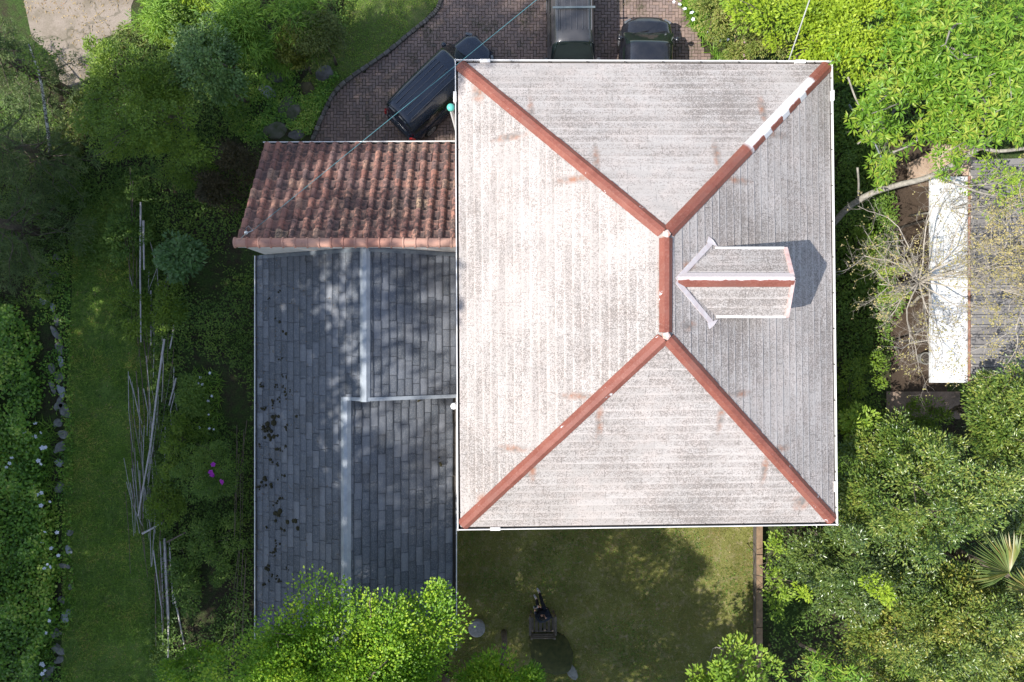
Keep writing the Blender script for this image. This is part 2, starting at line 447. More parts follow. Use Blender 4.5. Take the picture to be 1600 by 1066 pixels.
UVS = {}
def shingles(mb, E0, E1, R1, R0, course, slen, thick, rs, gap=.006, stagger=True, jitter=.0):
    """courses of overlapping shingles from the eave line E0-E1 up to the ridge line R0-R1; each shingle is an island"""
    E0, E1, R0, R1 = map(Vector, (E0, E1, R0, R1))
    u = (E1 - E0).normalized(); mid = (R0 + R1) / 2 - E0; up = mid - u * mid.dot(u); hgt = up.length; v = up.normalized(); nrm = u.cross(v)
    if nrm.z < 0: nrm = -nrm
    n = max(1, round(hgt / course)); Lw = (E1 - E0).dot(u)
    for i in range(n):
        f0, f1 = i/n, (i+1)/n
        a0, b0 = (E0.lerp(R0, f0) - E0).dot(u), (E1.lerp(R1, f0) - E0).dot(u)
        a1, b1 = (E0.lerp(R0, f1) - E0).dot(u), (E1.lerp(R1, f1) - E0).dot(u)
        p0, p1 = v * (hgt * f0), v * (hgt * f1)
        s = min(a0, a1) - (rs.uniform(0, slen) if stagger else 0)
        while s < max(b0, b1):
            L = slen * rs.uniform(.9, 1.1) if stagger else slen
            s1 = s + L - gap
            c0, c1 = min(max(s, a0), b0), min(max(s1, a0), b0); d0, d1 = min(max(s, a1), b1), min(max(s1, a1), b1)
            if c1 - c0 > .01 or d1 - d0 > .01:
                th = thick * (1 + rs.uniform(-.3, .3)); jt = rs.normal() * jitter
                A = E0 + u*c0 + p0 + nrm*th + v*jt; B = E0 + u*c1 + p0 + nrm*th + v*jt; C = E0 + u*d1 + p1 + nrm*.004; D = E0 + u*d0 + p1 + nrm*.004
                A2 = E0 + u*c0 + p0 + v*jt - nrm*.002; B2 = E0 + u*c1 + p0 + v*jt - nrm*.002
                mb.add([A, B, C, D, A2, B2], [(0, 1, 2, 3), (4, 5, 1, 0)]); UVS.setdefault(id(mb), []).extend([(c0, 0), (c1, 0), (d1, 1), (d0, 1), (c0, 0), (c1, 0)])
            s += L

# stains run down from the joints of the hip caps
STAINS = []
def stain(px, py, ax, ln, w=7, z=None):
    z = 7.0 if z is None else z; c = P(px, py, z); k = (H - z) / F
    STAINS.append((c.x, c.y, (ln if ax == 'x' else w) * k, (ln if ax == 'y' else w) * k))
for a in [(830, 170, 'y', 34), (795, 203, 'x', 32), (930, 250, 'y', 28), (895, 283, 'x', 34), (1117, 245, 'y', 30), (1150, 285, 'x', 26),
          (1204, 160, 'y', 30), (1222, 203, 'x', 30), (833, 735, 'y', 30), (800, 707, 'x', 28), (935, 660, 'y', 34), (900, 618, 'x', 30),
          (1122, 650, 'y', 30), (1152, 614, 'x', 24), (1206, 738, 'y', 30), (1228, 705, 'x', 22), (745, 120, 'y', 22, 14), (752, 800, 'y', 18, 12),
          (1278, 800, 'y', 16, 16), (1020, 455, 'y', 80, 9), (1062, 510, 'x', 16, 9), (1062, 420, 'x', 12, 10)]: stain(*a)

def roof_mat():
    t = NT('weathered_roof'); pos = t.obj(); r = t.island()
    n0 = t.noise(.33, 3); n1 = t.noise(2.1, 4); n2 = t.noise(34, 3, .66); n3 = t.noise(60, 2, .6); n4 = t.noise(11, 3, .6)
    base = t.ramp(r, [(0, (.372, .338, .316)), (.5, (.41, .375, .352)), (1, (.445, .408, .385))])
    base = t.mix(t.rng(n1, .42, .68, 0, .5), base, (.54, .46, .42))
    dens = t.math('ADD', t.math('MULTIPLY', t.rng(n0, .35, .65), .10), t.math('MULTIPLY', t.rng(n1, .35, .65), .05))
    # lichen and worn granules; more of it on the slope that looks east
    sep = t.n('ShaderNodeSeparateXYZ'); t.l(pos, sep.inputs[0])
    east = t.rng(sep.outputs['X'], 3.6, 5.6, 0, .035)
    # long streaks that follow the courses of each slope
    gn = t.n('ShaderNodeNewGeometry').outputs['Normal']; sg = t.n('ShaderNodeSeparateXYZ'); t.l(gn, sg.inputs[0])
    ew = t.math('GREATER_THAN', t.math('ABSOLUTE', sg.outputs['X']), t.math('ABSOLUTE', sg.outputs['Y']))
    sA = t.noise(1.0, 3, .6, stretch=(4.3, .35, .0)); sB = t.noise(1.0, 3, .6, stretch=(.35, 4.3, .0))
    streak = t.math('ADD', t.math('MULTIPLY', sA, ew), t.math('MULTIPLY', sB, t.math('SUBTRACT', 1.0, ew)))
    dens = t.math('ADD', dens, t.rng(streak, .35, .65, -.02, .022))
    uvn = t.n('ShaderNodeUVMap').outputs[0]; su_ = t.n('ShaderNodeSeparateXYZ'); t.l(uvn, su_.inputs[0])
    edge = t.rng(t.math('ADD', su_.outputs['Y'], t.math('MULTIPLY', n4, .25)), .12, .42, -.085, .015)   # fewer specks along the exposed lip of each course
    dens = t.math('ADD', dens, edge)
    base = t.mix(t.rng(streak, .4, .65, 0, .25), base, (.365, .312, .286))
    thr = t.math('ADD', t.math('ADD', n2, dens), east)
    sp = t.rng(thr, .585, .69)
    col = t.mix(t.math('MULTIPLY', sp, .72), base, (.105, .095, .09))
    thr2 = t.math('ADD', t.math('ADD', n4, dens), east)
    col = t.mix(t.rng(thr2, .60, .74, 0, .42), col, (.17, .145, .125))
    col = t.mix(t.rng(n3, .58, .72, 0, .3), col, (.47, .44, .42))
    acc = None
    for (cx, cy, sx, sy) in STAINS:
        a = t.n('ShaderNodeVectorMath'); a.operation = 'SUBTRACT'; t.l(pos, a.inputs[0]); a.inputs[1].default_value = (cx, cy, 0)
        b = t.n('ShaderNodeVectorMath'); b.operation = 'MULTIPLY'; t.l(a.outputs[0], b.inputs[0]); b.inputs[1].default_value = (1/sx, 1/sy, 0)
        c = t.n('ShaderNodeVectorMath'); c.operation = 'LENGTH'; t.l(b.outputs[0], c.inputs[0])
        m = t.rng(c.outputs['Value'], .25, 1.15, 1, 0)
        acc = m if acc is None else t.math('MAXIMUM', acc, m)
    sm = t.math('MULTIPLY', acc, t.rng(t.noise(6, 4, .7), .3, .55, .25, 1))
    sc = t.ramp(t.noise(3.2, 2), [(.40, (.17, .15, .138)), (.50, (.25, .175, .14)), (.62, (.31, .15, .095))])
    col = t.mix(t.math('MULTIPLY', sm, .95), col, sc)
    t.bump(n2, .35, .012)
    return t.fin(col, .9, spec=.2)
ROOFM = roof_mat()
rs = np.random.default_rng(11)
mb = MB()
for E0, E1, R1, R0 in ((BL, TL, RT, RB), (TL, TR, RT, RT), (TR, BR, RB, RT), (BR, BL, RB, RB)):
    shingles(mb, E0, E1, R1, R0, .265, 1.25, .022, rs)
# deck under the shingles
dn = Vector((0, 0, -.03))
mb.add([TL+dn, TR+dn, BR+dn, BL+dn, RT+dn, RB+dn], [(3, 0, 4, 5), (0, 1, 4), (1, 2, 5, 4), (2, 3, 5)])
roof = mb.build('roof', ROOFM, house, uv=UVS.pop(id(mb))[-(len(mb.v) - 6):] + [(0, .5)] * 6)
roof['label'] = 'pale weathered shingle hip roof speckled with grey lichen'

def red_paint(name, peel=0):
    t = NT(name); uv = t.n('ShaderNodeUVMap').outputs[0]; n1 = t.noise(2.2, 4); n2 = t.noise(18, 3)
    c = t.ramp(n1, [(.25, (.17, .055, .038)), (.5, (.225, .072, .050)), (.75, (.28, .10, .07))])
    c = t.mix(t.rng(n2, .5, .75, 0, .45), c, (.34, .17, .13)); c = t.mix(t.rng(t.noise(1.1, 5, .7), .5, .72, 0, .55), c, (.16, .075, .06))
    sep = t.n('ShaderNodeSeparateXYZ'); t.l(uv, sep.inputs[0]); u, v = sep.outputs['X'], sep.outputs['Y']
    wh = t.ramp(n2, [(.3, (.70, .67, .66)), (.7, (.56, .55, .56))])
    if peel == 1:     # bare along the upper face, patches along the lower face, sound at the bottom end and the top third
        dist = t.math('ADD', v, t.math('MULTIPLY', t.math('SUBTRACT', t.noise(7, 3), .5), .35))
        saw = t.math('FRACT', t.math('MULTIPLY', t.math('ADD', u, t.math('MULTIPLY', n1, .25)), 1.02))
        low = t.rng(saw, .60, .64)
        m = t.math('MAXIMUM', t.rng(dist, .24, .16), low)
        m = t.math('MULTIPLY', m, t.math('MULTIPLY', t.rng(t.math('ADD', u, t.math('MULTIPLY', n2, .2)), .95, 1.05), t.rng(u, 4.55, 4.4)))
        c = t.mix(m, c, wh)
    elif peel == 2:   # half bare
        dist = t.math('ADD', v, t.math('MULTIPLY', t.math('SUBTRACT', t.noise(6, 4), .5), .5))
        c = t.mix(t.rng(dist, -.16, -.06), c, t.mix(.5, wh, (.52, .40, .37)))
    else:
        pm = t.math('MULTIPLY', t.rng(t.noise(1.6, 5, .7), .645, .66), t.rng(t.math('ABSOLUTE', v), .5, .7))
        c = t.mix(pm, c, wh)
    return t.fin(c, .5, spec=.35)
REDP, REDPEEL, REDHALF = red_paint('red_ridge_paint'), red_paint('peeling_ridge_paint', 1), red_paint('half_bare_ridge_paint', 2)

def cap(name, A, B, w, h, drop, mat, parent, seg=2.0, ext=0.0, label=None):
    """folded metal cap: three facets over a hip or ridge, made of lapped lengths"""
    A, B = Vector(A), Vector(B); d = B - A; L = d.length; dn_ = d / L; sd = Vector((-dn_.y, dn_.x, 0)).normalized()
    prof = [(-w, -drop*w - .012), (-w, -drop*w + .028), (-w*.36, h), (w*.36, h), (w, -drop*w + .028), (w, -drop*w - .012)]
    pv = [-1.02, -1, -.34, .34, 1, 1.02]
    mb = MB(); uv = []; n = max(1, round(L / seg))
    for i in range(n):
        s0, s1 = L*i/n, L*(i+1)/n + (.05 if i < n-1 else ext); lift0, lift1 = .0, .012
        vs = []
        for s, lf in ((s0, lift1), (s1, lift0)):
            for (o, z), v in zip(prof, pv):
                vs.append(A + dn_*s + sd*o*(1.03 if lf else 1.0) + Vector((0, 0, z + lf))); uv.append((s, v))
        mb.add(vs, [(k, k+1, k+7, k+6) for k in range(5)] + [(5, 4, 3, 2, 1, 0), (6, 7, 8, 9, 10, 11)])
    o = mb.build(name, mat, parent, uv=uv)
    if label: o['label'] = label
    return o
for C, R, m, lb in ((TL, RT, REDP, None), (TR, RT, REDPEEL, 'red hip cap with its paint peeled to pale metal'), (BR, RB, REDP, None), (BL, RB, REDP, None)):
    d = (R - C).normalized()
    cap('hip_cap', C + d * .05, R - d * .12, .185, .07, .33, m, roof, 2.35, label=lb)
cap('ridge_cap', RT - Vector((0, .1, 0)), RB + Vector((0, .1, 0)), .172, .075, .42, REDP, roof, 3.0)
for R in (RT, RB):
    mb = MB(); mb.lathe(R + Vector((0, 0, .03)), [(.13, -.10), (.115, 0.035), (.07, .055), (.02, .06)], 5)
    mb.build('ridge_junction', simple('bare_metal', (.66, .62, .60), (.50, .22, .15), 9, .5), roof)

# gutters: white lip, dark trough
def gutter(A, B, out, z=0.0, w=.12, parent=None, lipmat=WHITE):
    A, B, out = Vector(A), Vector(B), Vector(out); mb = MB(); e = Vector((0, 0, z))
    mb.bar(A + out*(w+.012) + e, B + out*(w+.012) + e, .028, .12)
    g = mb.build('gutter', lipmat, parent)
    mb = MB(); mb.bar(A + out*(w/2) + e - Vector((0, 0, .05)), B + out*(w/2) + e - Vector((0, 0, .05)), w - .01, .012)
    mb.build('gutter_trough', DARK, g)
    n = int((B - A).length / 1.1); b0 = None
    for i in range(n):
        p = A.lerp(B, (i + .5) / n) + e + Vector((0, 0, .052))
        if b0 is None:
            mb = MB(); mb.bar(p, p + out*w, .022, .012); b0 = mb.build('gutter_bracket', DARK, g); p0 = p
        else:
            q = b0.copy(); COL.objects.link(q); q.parent = g; q.location = p - p0
    return g
for A, B, o in ((BL, TL, (-1, 0, 0)), (TL, TR, (0, 1, 0)), (TR, BR, (1, 0, 0)), (BR, BL, (0, -1, 0))):
    d = (B - A).normalized(); gutter(A - d*.12, B + d*.12, o, .0, .075, house)
mb = MB()
for A, B, o in ((BL, TL, (1, 0, 0)), (TL, TR, (0, -1, 0)), (TR, BR, (-1, 0, 0)), (BR, BL, (0, 1, 0))):
    d = (B - A).normalized(); o = Vector(o); mb.bar(A + o*.03 - Vector((0, 0, .11)), B + o*.03 - Vector((0, 0, .11)), .03, .16)
mb.build('fascia', WHITE, house)
for px, py, ax in ((758, 96, 'x'), (1250, 97, 'x'), (1300, 150, 'y'), (1305, 760, 'y'), (774, 826, 'x'), (711, 152, 'y')):
    c = P(px, py, ZE); a, b = (.16, .05) if ax == 'x' else (.05, .16)
    mb = MB(); mb.box((c.x-a, c.y-b, ZE-.10), (c.x+a, c.y+b, ZE+.075)); mb.build('gutter_outlet', WHITE, house, bevel=.012)
# soffit and walls
mb = MB(); mb.add([TL+Vector((0,0,-.2)), TR+Vector((0,0,-.2)), BR+Vector((0,0,-.2)), BL+Vector((0,0,-.2))], [(0, 1, 2, 3)])
mb.build('soffit', WHITE, house)
WX0, WX1, WY0, WY1 = TL.x + .5, TR.x - .5, BL.y + .5, TL.y - .5
mb = MB(); mb.box((WX0, WY0, 0), (WX1, WY1, ZE - .21)); mb.build('wall', STUCCO, house)
def window(x, y, z, w, h, nrm, parent):
    n = Vector(nrm); s = Vector((-n.y, n.x, 0)); c = Vector((x, y, z)); mb = MB()
    for a, b in (((-w/2, 0), (w/2, 0)), ((-w/2, h), (w/2, h))):
        mb.bar(c + s*a[0] + Vector((0, 0, a[1])) + n*.03, c + s*b[0] + Vector((0, 0, b[1])) + n*.03, .07, .06)
    for a in (-w/2, 0, w/2): mb.bar(c + s*a + n*.03 + Vector((0, 0, .032)), c + s*a + n*.03 + Vector((0, 0, h - .032)), .06, .07)
    f = mb.build('window', WHITE, parent)
    mb = MB(); mb.quad(c - s*w/2 + n*.012, c + s*w/2 + n*.012, c + s*w/2 + n*.012 + Vector((0, 0, h)), c - s*w/2 + n*.012 + Vector((0, 0, h)))
    mb.build('pane', GLASS, f)
for zz in (.9, 3.4):
    for xx in (1.2, 4.4, 7.6):
        window(xx, WY0, zz, 1.5, 1.2, (0, -1, 0), house); window(xx, WY1, zz, 1.4, 1.1, (0, 1, 0), house)
    for yy in (-3.4, 1.0, 5.6): window(WX1, yy, zz, 1.3, 1.1, (1, 0, 0), house)

# dormer
zr = 8.2; zd = 7.63
DR0, DR1 = P(1060, 438, zr), P(1237, 437, zr); DR0.z = DR1.z = zr; DR0.y = DR1.y
TD0, TD1 = P(1117, 388, zd), P(1225, 388, zd); BD0, BD1 = P(1119, 495, zd), P(1227, 495, zd)
dorm = thing('dormer', None, None, (DR1.x, DR1.y, zd)); dorm.parent = house; dorm.location = Vector((DR1.x, DR1.y, zd)) - house.location
mb = MB(); up_ = Vector((0, 0, .05))
shingles(mb, TD1, TD0, DR0, DR1, .265, 1.25, .02, rs); shingles(mb, BD0, BD1, DR1, DR0, .265, 1.25, .02, rs)
mb.add([TD0-up_*.6, TD1-up_*.6, DR1-up_*.6, DR0-up_*.6, BD0-up_*.6, BD1-up_*.6], [(0, 1, 2, 3), (3, 2, 5, 4)])
mb.build('dormer_roof', ROOFM, dorm, uv=UVS.pop(id(mb))[-(len(mb.v) - 6):] + [(0, .5)] * 6)
cap('dormer_ridge_cap', DR0 + Vector((-.02, 0, .01)), DR1 + Vector((.05, 0, .01)), .19, .07, .5, REDHALF, dorm, 3.2, label='ridge cap half red and half bare pale metal')
PINKW = simple('chalky_paint', (.62, .48, .45), (.48, .30, .27), 7, .6)
for a, b in ((TD1, DR1), (BD1, DR1)):
    mb = MB(); mb.bar(a + Vector((.03, 0, .02)), b + Vector((.03, 0, .02)), .10, .10); mb.build('barge_board', PINKW, dorm)
for a, b in ((TD0, TD1), (BD0, BD1)):
    mb = MB(); mb.bar(a, b, .07, .07); mb.build('dormer_gutter', WHITE, dorm)
mb = MB(); xw = DR1.x - .16
mb.add([(xw, BD1.y+.12, 6.55), (xw, TD1.y-.12, 6.55), (xw, TD1.y-.12, zd-.02), (xw, DR1.y, zr-.1), (xw, BD1.y+.12, zd-.02),
        (TD0.x+.4, BD1.y+.12, 6.55), (TD0.x+.4, TD1.y-.12, 6.55), (TD0.x+.4, TD1.y-.12, zd-.02), (DR0.x+.6, DR1.y, zr-.1), (TD0.x+.4, BD1.y+.12, zd-.02)],
       [(0, 1, 2, 3, 4)]); vv_ = mb.v
dw = MB(); dw.add(vv_[:5], [(0, 1, 2, 3, 4)]); dw.build('dormer_wall', STUCCO, dorm)
for q in ((1, 6, 7, 2), (0, 4, 9, 5)):
    dw = MB(); dw.add([vv_[i] for i in q], [(0, 1, 2, 3)]); dw.build('dormer_cheek', STUCCO, dorm)
mb = MB(); c = Vector((xw + .02, DR1.y, 7.0))
mb.box((xw+.004, c.y-.3, 6.95), (xw+.03, c.y+.3, 7.6)); mb.build('dormer_louvre', WHITE, dorm)
# valley flashings lie on the main roof
def slope_z(x): return ZR - (x - RT.x) * (ZR - ZE) / (TR.x - RT.x)
FL = simple('flashing', (.66, .62, .61), (.55, .46, .45), 6, .5, metal=.15)
for (xa, ya), (xb, yb) in (((1056, 438), (1111, 379)), ((1056, 440), (1112, 506))):
    mb = MB(); a = P(xa, ya, 8.15); b = P(xb, yb, 7.65); a.z = slope_z(a.x) + .035; b.z = slope_z(b.x) + .035
    mb.bar(a, b, .15, .02, up=(.44, 0, .9)); sgn = 1 if yb < 438 else -1
    e = b + Vector((.18, -.12*sgn, -.08 + .03)); mb.add([b + Vector((-.10, .16*sgn, .06)), b + Vector((-.16, -.02*sgn, .09)), e, b + Vector((.05, .05*sgn, .01))], [(0, 1, 2, 3)])
    mb.build('valley_flashing', FL, dorm)

# vent pipe with a teal cowl, and the small white cap further down the same eave
c = P(704, 167, 5.6); mb = MB()
mb.tube([(c.x, c.y, 2.9), (c.x, c.y, 5.52)], .06, 10); vp = mb.build('vent_pipe', WHITE, house, smooth=False)
mb = MB(); mb.lathe((c.x, c.y, 5.47), [(.06, 0), (.115, .02), (.12, .10), (.09, .15), (.03, .17)], 14)
mb.build('cowl', simple('teal_plastic', (.12, .52, .42), (.10, .45, .36), 5, .4), vp, smooth=True)
c = P(709, 635, 5.1); mb = MB(); mb.tube([(c.x, c.y, 2.9), (c.x, c.y, 5.05)], .05, 8); mb.lathe((c.x, c.y, 5.0), [(.05, 0), (.11, .03), (.10, .12), (.03, .16)], 12)
mb.build('vent_cap', WHITE, house)

# ================================================================== THE SLATE ROOFED WING
def slate_mat():
    t = NT('dark_slate'); r = t.island(); n1 = t.noise(1.5, 4); n2 = t.noise(26, 3, .65); st = t.noise(9, 3, .6, stretch=(5, .9, 1))
    c = t.ramp(r, [(0, (.070, .080, .096)), (.35, (.088, .099, .118)), (.75, (.108, .119, .140)), (1, (.155, .166, .188))])
    c = t.mix(t.rng(n2, .48, .72, 0, .55), c, (.24, .24, .24))
    c = t.mix(t.rng(st, .56, .7, 0, .35), c, (.28, .28, .28))
    c = t.mix(t.rng(n1, .5, .75, 0, .5), c, (.065, .062, .06))
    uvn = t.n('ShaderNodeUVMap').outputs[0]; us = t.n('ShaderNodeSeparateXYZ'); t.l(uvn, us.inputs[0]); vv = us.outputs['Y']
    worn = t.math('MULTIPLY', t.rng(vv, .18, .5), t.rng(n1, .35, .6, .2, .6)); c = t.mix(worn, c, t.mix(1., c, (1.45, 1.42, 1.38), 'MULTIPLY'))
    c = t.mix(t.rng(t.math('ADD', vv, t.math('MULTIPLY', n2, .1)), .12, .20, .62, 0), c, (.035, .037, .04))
    t.bump(n2, .3, .008); return t.fin(c, .82, spec=.3)
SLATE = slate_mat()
METAL = simple('grey_ridge_metal', (.36, .39, .42), (.25, .275, .30), 3, .5)
wing = thing('house_wing', 'single storey wing with dark slate gable roof beside the pale roof', 'house wing', (-5.4, -3.5, 0))
yN, yS, yM = 3.02, -10.9, -1.87
XL, ZL = -9.03, 2.5; X1, Z1 = -4.76, 4.6; X2, Z2 = -5.46, 4.26; XR2, ZR2 = -2.1, 2.6; XR1 = WX0 - .02; ZR1 = Z1 - .49 * (XR1 - X1)
rs = np.random.default_rng(21); mb = MB()
shingles(mb, (XL, yN, ZL), (XL, yS, ZL), (X2, yS, Z2), (X2, yN, Z2), .284, .62, .026, rs, .016, jitter=.009)
shingles(mb, (X2, yN, Z2), (X2, yM, Z2), (X1, yM, Z1), (X1, yN, Z1), .26, .62, .026, rs, .016, jitter=.009)
shingles(mb, (XR1, yM, ZR1), (XR1, yN, ZR1), (X1, yN, Z1), (X1, yM, Z1), .272, .62, .026, rs, .016, jitter=.009)
shingles(mb, (XR2, yS, ZR2), (XR2, yM, ZR2), (X2, yM, Z2), (X2, yS, Z2), .272, .62, .026, rs, .016, jitter=.009)
e = .03
mb.add([(XL, yN, ZL-e), (XL, yM, ZL-e), (X1, yM, Z1-e), (X1, yN, Z1-e)], [(0, 1, 2, 3)])
mb.add([(XL, yM, ZL-e), (XL, yS, ZL-e), (X2, yS, Z2-e), (X2, yM, Z2-e)], [(0, 1, 2, 3)])
mb.add([(XR1, yM, ZR1-e), (XR1, yN, ZR1-e), (X1, yN, Z1-e), (X1, yM, Z1-e)], [(0, 1, 2, 3)])
mb.add([(XR2, yS, ZR2-e), (XR2, yM, ZR2-e), (X2, yM, Z2-e), (X2, yS, Z2-e)], [(0, 1, 2, 3)])
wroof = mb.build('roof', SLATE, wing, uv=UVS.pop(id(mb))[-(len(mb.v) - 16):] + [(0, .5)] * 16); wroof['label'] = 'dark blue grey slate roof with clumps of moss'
def mcap(a, b, w, h, drop):
    c = cap('ridge_cap', a, b, w, h, drop, METAL, wroof, 2.6)
mcap((X1, yN - .02, Z1 + .01), (X1, yM - .1, Z1 + .01), .16, .05, .45); mcap((X2, yM + .02, Z2 + .012), (X2, yS, Z2 + .012), .16, .05, .45)
mb = MB()
mb.bar((X1 - .78, yM - .02, Z1 - .36), (X1, yM - .02, Z1 + .03), .12, .07); mb.bar((X1, yM - .02, Z1 + .03), (XR1, yM - .02, ZR1 + .03), .12, .07)
mb.build('barge_flashing', METAL, wroof)
mb = MB(); mb.add([(X2, yM, Z2 - .02), (X1, yM, Z1 - .02), (XR1, yM, ZR1 - .02), (XR1, yM, ZR1 - .6), (XR2, yM, ZR2 - .02)], [(0, 1, 2, 3, 4)])
mb.build('gable_infill', DARK, wing)
mb = MB(); mb.bar((X1 + .05, yN - .05, Z1 + .02), (XR1, yN - .05, ZR1 + .02), .13, .05); mb.bar((X1 - .05, yN - .05, Z1 + .0), (XL + .1, yN - .05, ZL + .06), .13, .04)
mb.build('abutment_flashing', simple('lead', (.17, .19, .21), (.12, .14, .16), 6, .5), wroof)
gutter((XL, yN, ZL), (XL, yS, ZL), (-1, 0, 0), .0, .06, wing, WHITE)
gutter((XR2, yM - .1, ZR2), (XR2, yS, ZR2), (1, 0, 0), .0, .13, wing, WHITE)
mb = MB(); mb.box((XL + .4, yS + .3, 0), (XR2 - .25, yN - .06, 2.42)); mb.build('wall', STUCCO, wing)
mb = MB(); mb.add([(XL+.4, yN-.04, 2.4), (XR2-.2, yN-.04, 2.4), (X1, yN-.04, Z1-.1)], [(0, 1, 2)]); mb.build('gable', STUCCO, wing)
# moss on the slates
rs = np.random.default_rng(8); mm = MB()
spots = [(452, 612, 1.4), (443, 606, 1), (434, 605, 1), (449, 618, 1), (455, 472, 1), (444, 520, 1.3), (434, 503, 1), (485, 526, .8), (513, 533, 1.1), (438, 560, .9),
         (441, 587, .8), (448, 588, .8), (437, 625, .9), (463, 646, 1.5), (431, 653, 1.4), (447, 668, 1.5), (420, 668, 2.3), (427, 683, 1.8), (421, 675, 1.6), (472, 680, .9),
         (482, 693, 1.4), (433, 703, 1.3), (440, 702, 1.2), (447, 700, 1.1), (514, 681, .7), (524, 705, 1.2), (461, 611, .9), (426, 626, .8), (419, 467, .6), (430, 805, 2.4),
         (458, 815, 2.6), (470, 842, 1.3), (432, 850, 1.2), (422, 760, 1.4), (440, 745, 1.2), (423, 720, 1.0), *[(405 + 70 * random.Random(q).random() ** 1.6, 590 + 330 * random.Random(q + 99).random(), .5 + .9 * random.Random(q + 7).random()) for q in range(34)], (683, 725, 1.2), (654, 626, .9), (437, 455, .7), (436, 800, 1.8), (522, 607, .6)]
for px, py, k in spots:
    x = P(px, py, 3.0).x; z = ZL + (x - XL) * (Z1 - ZL) / (X1 - XL) if px < 560 else 3.2
    p = P(px, py, z)
    if px >= 560: z = Z2 - .49 * (p.x - X2)
    for q in range(4):
        r = .048 * k * rs.uniform(.5, 1.1); o = rs.normal(size=2) * .05 * k
        c = Vector((p.x + o[0], p.y + o[1], z + o[0] * .49))
        mm.lathe(c, [(r, -.02), (r*.95, .02), (r*.65, .02 + r*.45), (r*.15, .02 + r*.6)], 7)
mo = mm.build('moss', simple('roof_moss', (.050, .042, .018), (.02, .02, .009), 40, 1., bump=.9), wroof); mo['kind'] = 'stuff'

# ================================================================== THE TILED ANNEX
ann = thing('tiled_annex', 'small annex with red clay barrel tile roof between drive and slates', 'annex', (-5, 5, 0))
aE0, aE1 = Vector((-8.75, 6.93, 2.5)), Vector((WX0 - .02, 6.97, 2.5)); aR0, aR1 = Vector((-8.75, 3.12, 5.0)), Vector((WX0 - .02, 3.12, 5.0))
def tile_mat():
    t = NT('clay_tile'); r = t.island(); n1 = t.noise(.8, 4); n2 = t.noise(9, 4, .7); n3 = t.noise(40, 3)
    c = t.ramp(r, [(0, (.30, .135, .10)), (.2, (.20, .11, .096)), (.42, (.36, .165, .12)), (.6, (.225, .14, .125)), (.8, (.40, .195, .14)), (.94, (.36, .22, .16)), (1, (.43, .29, .19))])
    sep = t.n('ShaderNodeSeparateXYZ'); t.l(t.obj(), sep.inputs[0])
    grime = t.math('ADD', n2, t.math('MULTIPLY', t.rng(n1, .35, .65), .14)); grime = t.math('ADD', grime, t.rng(sep.outputs['X'], -8.5, -3.5, -.04, .07))
    c = t.mix(t.rng(grime, .53, .70, 0, .85), c, (.06, .048, .047))
    c = t.mix(t.rng(n3, .64, .74, 0, .3), c, (.24, .17, .14))
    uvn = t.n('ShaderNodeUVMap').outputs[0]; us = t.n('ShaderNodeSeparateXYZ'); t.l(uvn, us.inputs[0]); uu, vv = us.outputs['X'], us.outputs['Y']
    c = t.mix(t.math('MULTIPLY', t.rng(t.math('ADD', vv, t.math('MULTIPLY', n2, .35)), .78, 1.08), .7), c, (.075, .055, .05))      # darker just below each overlap
    c = t.mix(t.math('MULTIPLY', t.rng(uu, .5, .66), t.rng(n2, .3, .6, .25, .75)), c, (.085, .062, .056))                        # silt in the channels
    c = t.mix(t.math('MULTIPLY', t.rng(vv, .10, .0), .45), c, (.46, .27, .20))                                                   # rubbed lower rims
    t.bump(n2, .2, .01); return t.fin(c, .85, spec=.25)
TILE = tile_mat()
rs = np.random.default_rng(31); mb = MB()
sv = (aR0 - aE0); sl_ = sv.length; sv = sv / sl_; su = Vector((1, 0, 0)); sn = su.cross(sv).normalized()
if sn.z < 0: sn = -sn
ncol, nrow = 19, 10; wcol = (aE1.x - aE0.x) / ncol; hrow = sl_ / nrow
prof = [(0, .0), (.05, .05), (.14, .084), (.27, .10), (.40, .084), (.49, .05), (.54, .005), (.68, -.02), (.84, -.02), (1.0, .0)]
tuv = []
for i in range(ncol):
    for j in range(nrow):
        jx, jy, jr = rs.normal(size=3) * np.array([.008, .014, .006]); vs = []
        k0, k1 = 1.04, .96
        for (f, kk, lift) in ((-.02 + jy/hrow, k0, .07), (1.06, k1, .004)):
            for (u, h) in prof:
                vs.append(aE0 + su*((i + .27 + (u - .27)*kk)*wcol + jx) + sv*((j + f)*hrow) + sn*(h*1.0 + lift + jr))
        n = len(prof); tuv += [(u, 0.) for u, h in prof] + [(u, 1.) for u, h in prof] + [(u, 0.) for u, h in prof]
        for (u, h) in prof: vs.append(aE0 + su*((i + .27 + (u - .27)*k0)*wcol + jx) + sv*((j - .02)*hrow + jy) + sn*(h - .0 + jr + .012))
        mb.add(vs, [(q, q+1, n+q+1, n+q) for q in range(n-1)] + [(2*n+q, 2*n+q+1, q+1, q) for q in range(n-1)])
mb.add([aE0 - sn*.03, aE1 - sn*.03, aR1 - sn*.03, aR0 - sn*.03], [(0, 1, 2, 3)])
aroof = mb.build('roof', TILE, ann, uv=tuv + [(0, .5)] * 4); aroof['label'] = 'mottled red and black barrel tile roof'
mb = MB(); n = 20; x0 = P(364, 380, 5.12).x; step = (aR1.x - x0) / n
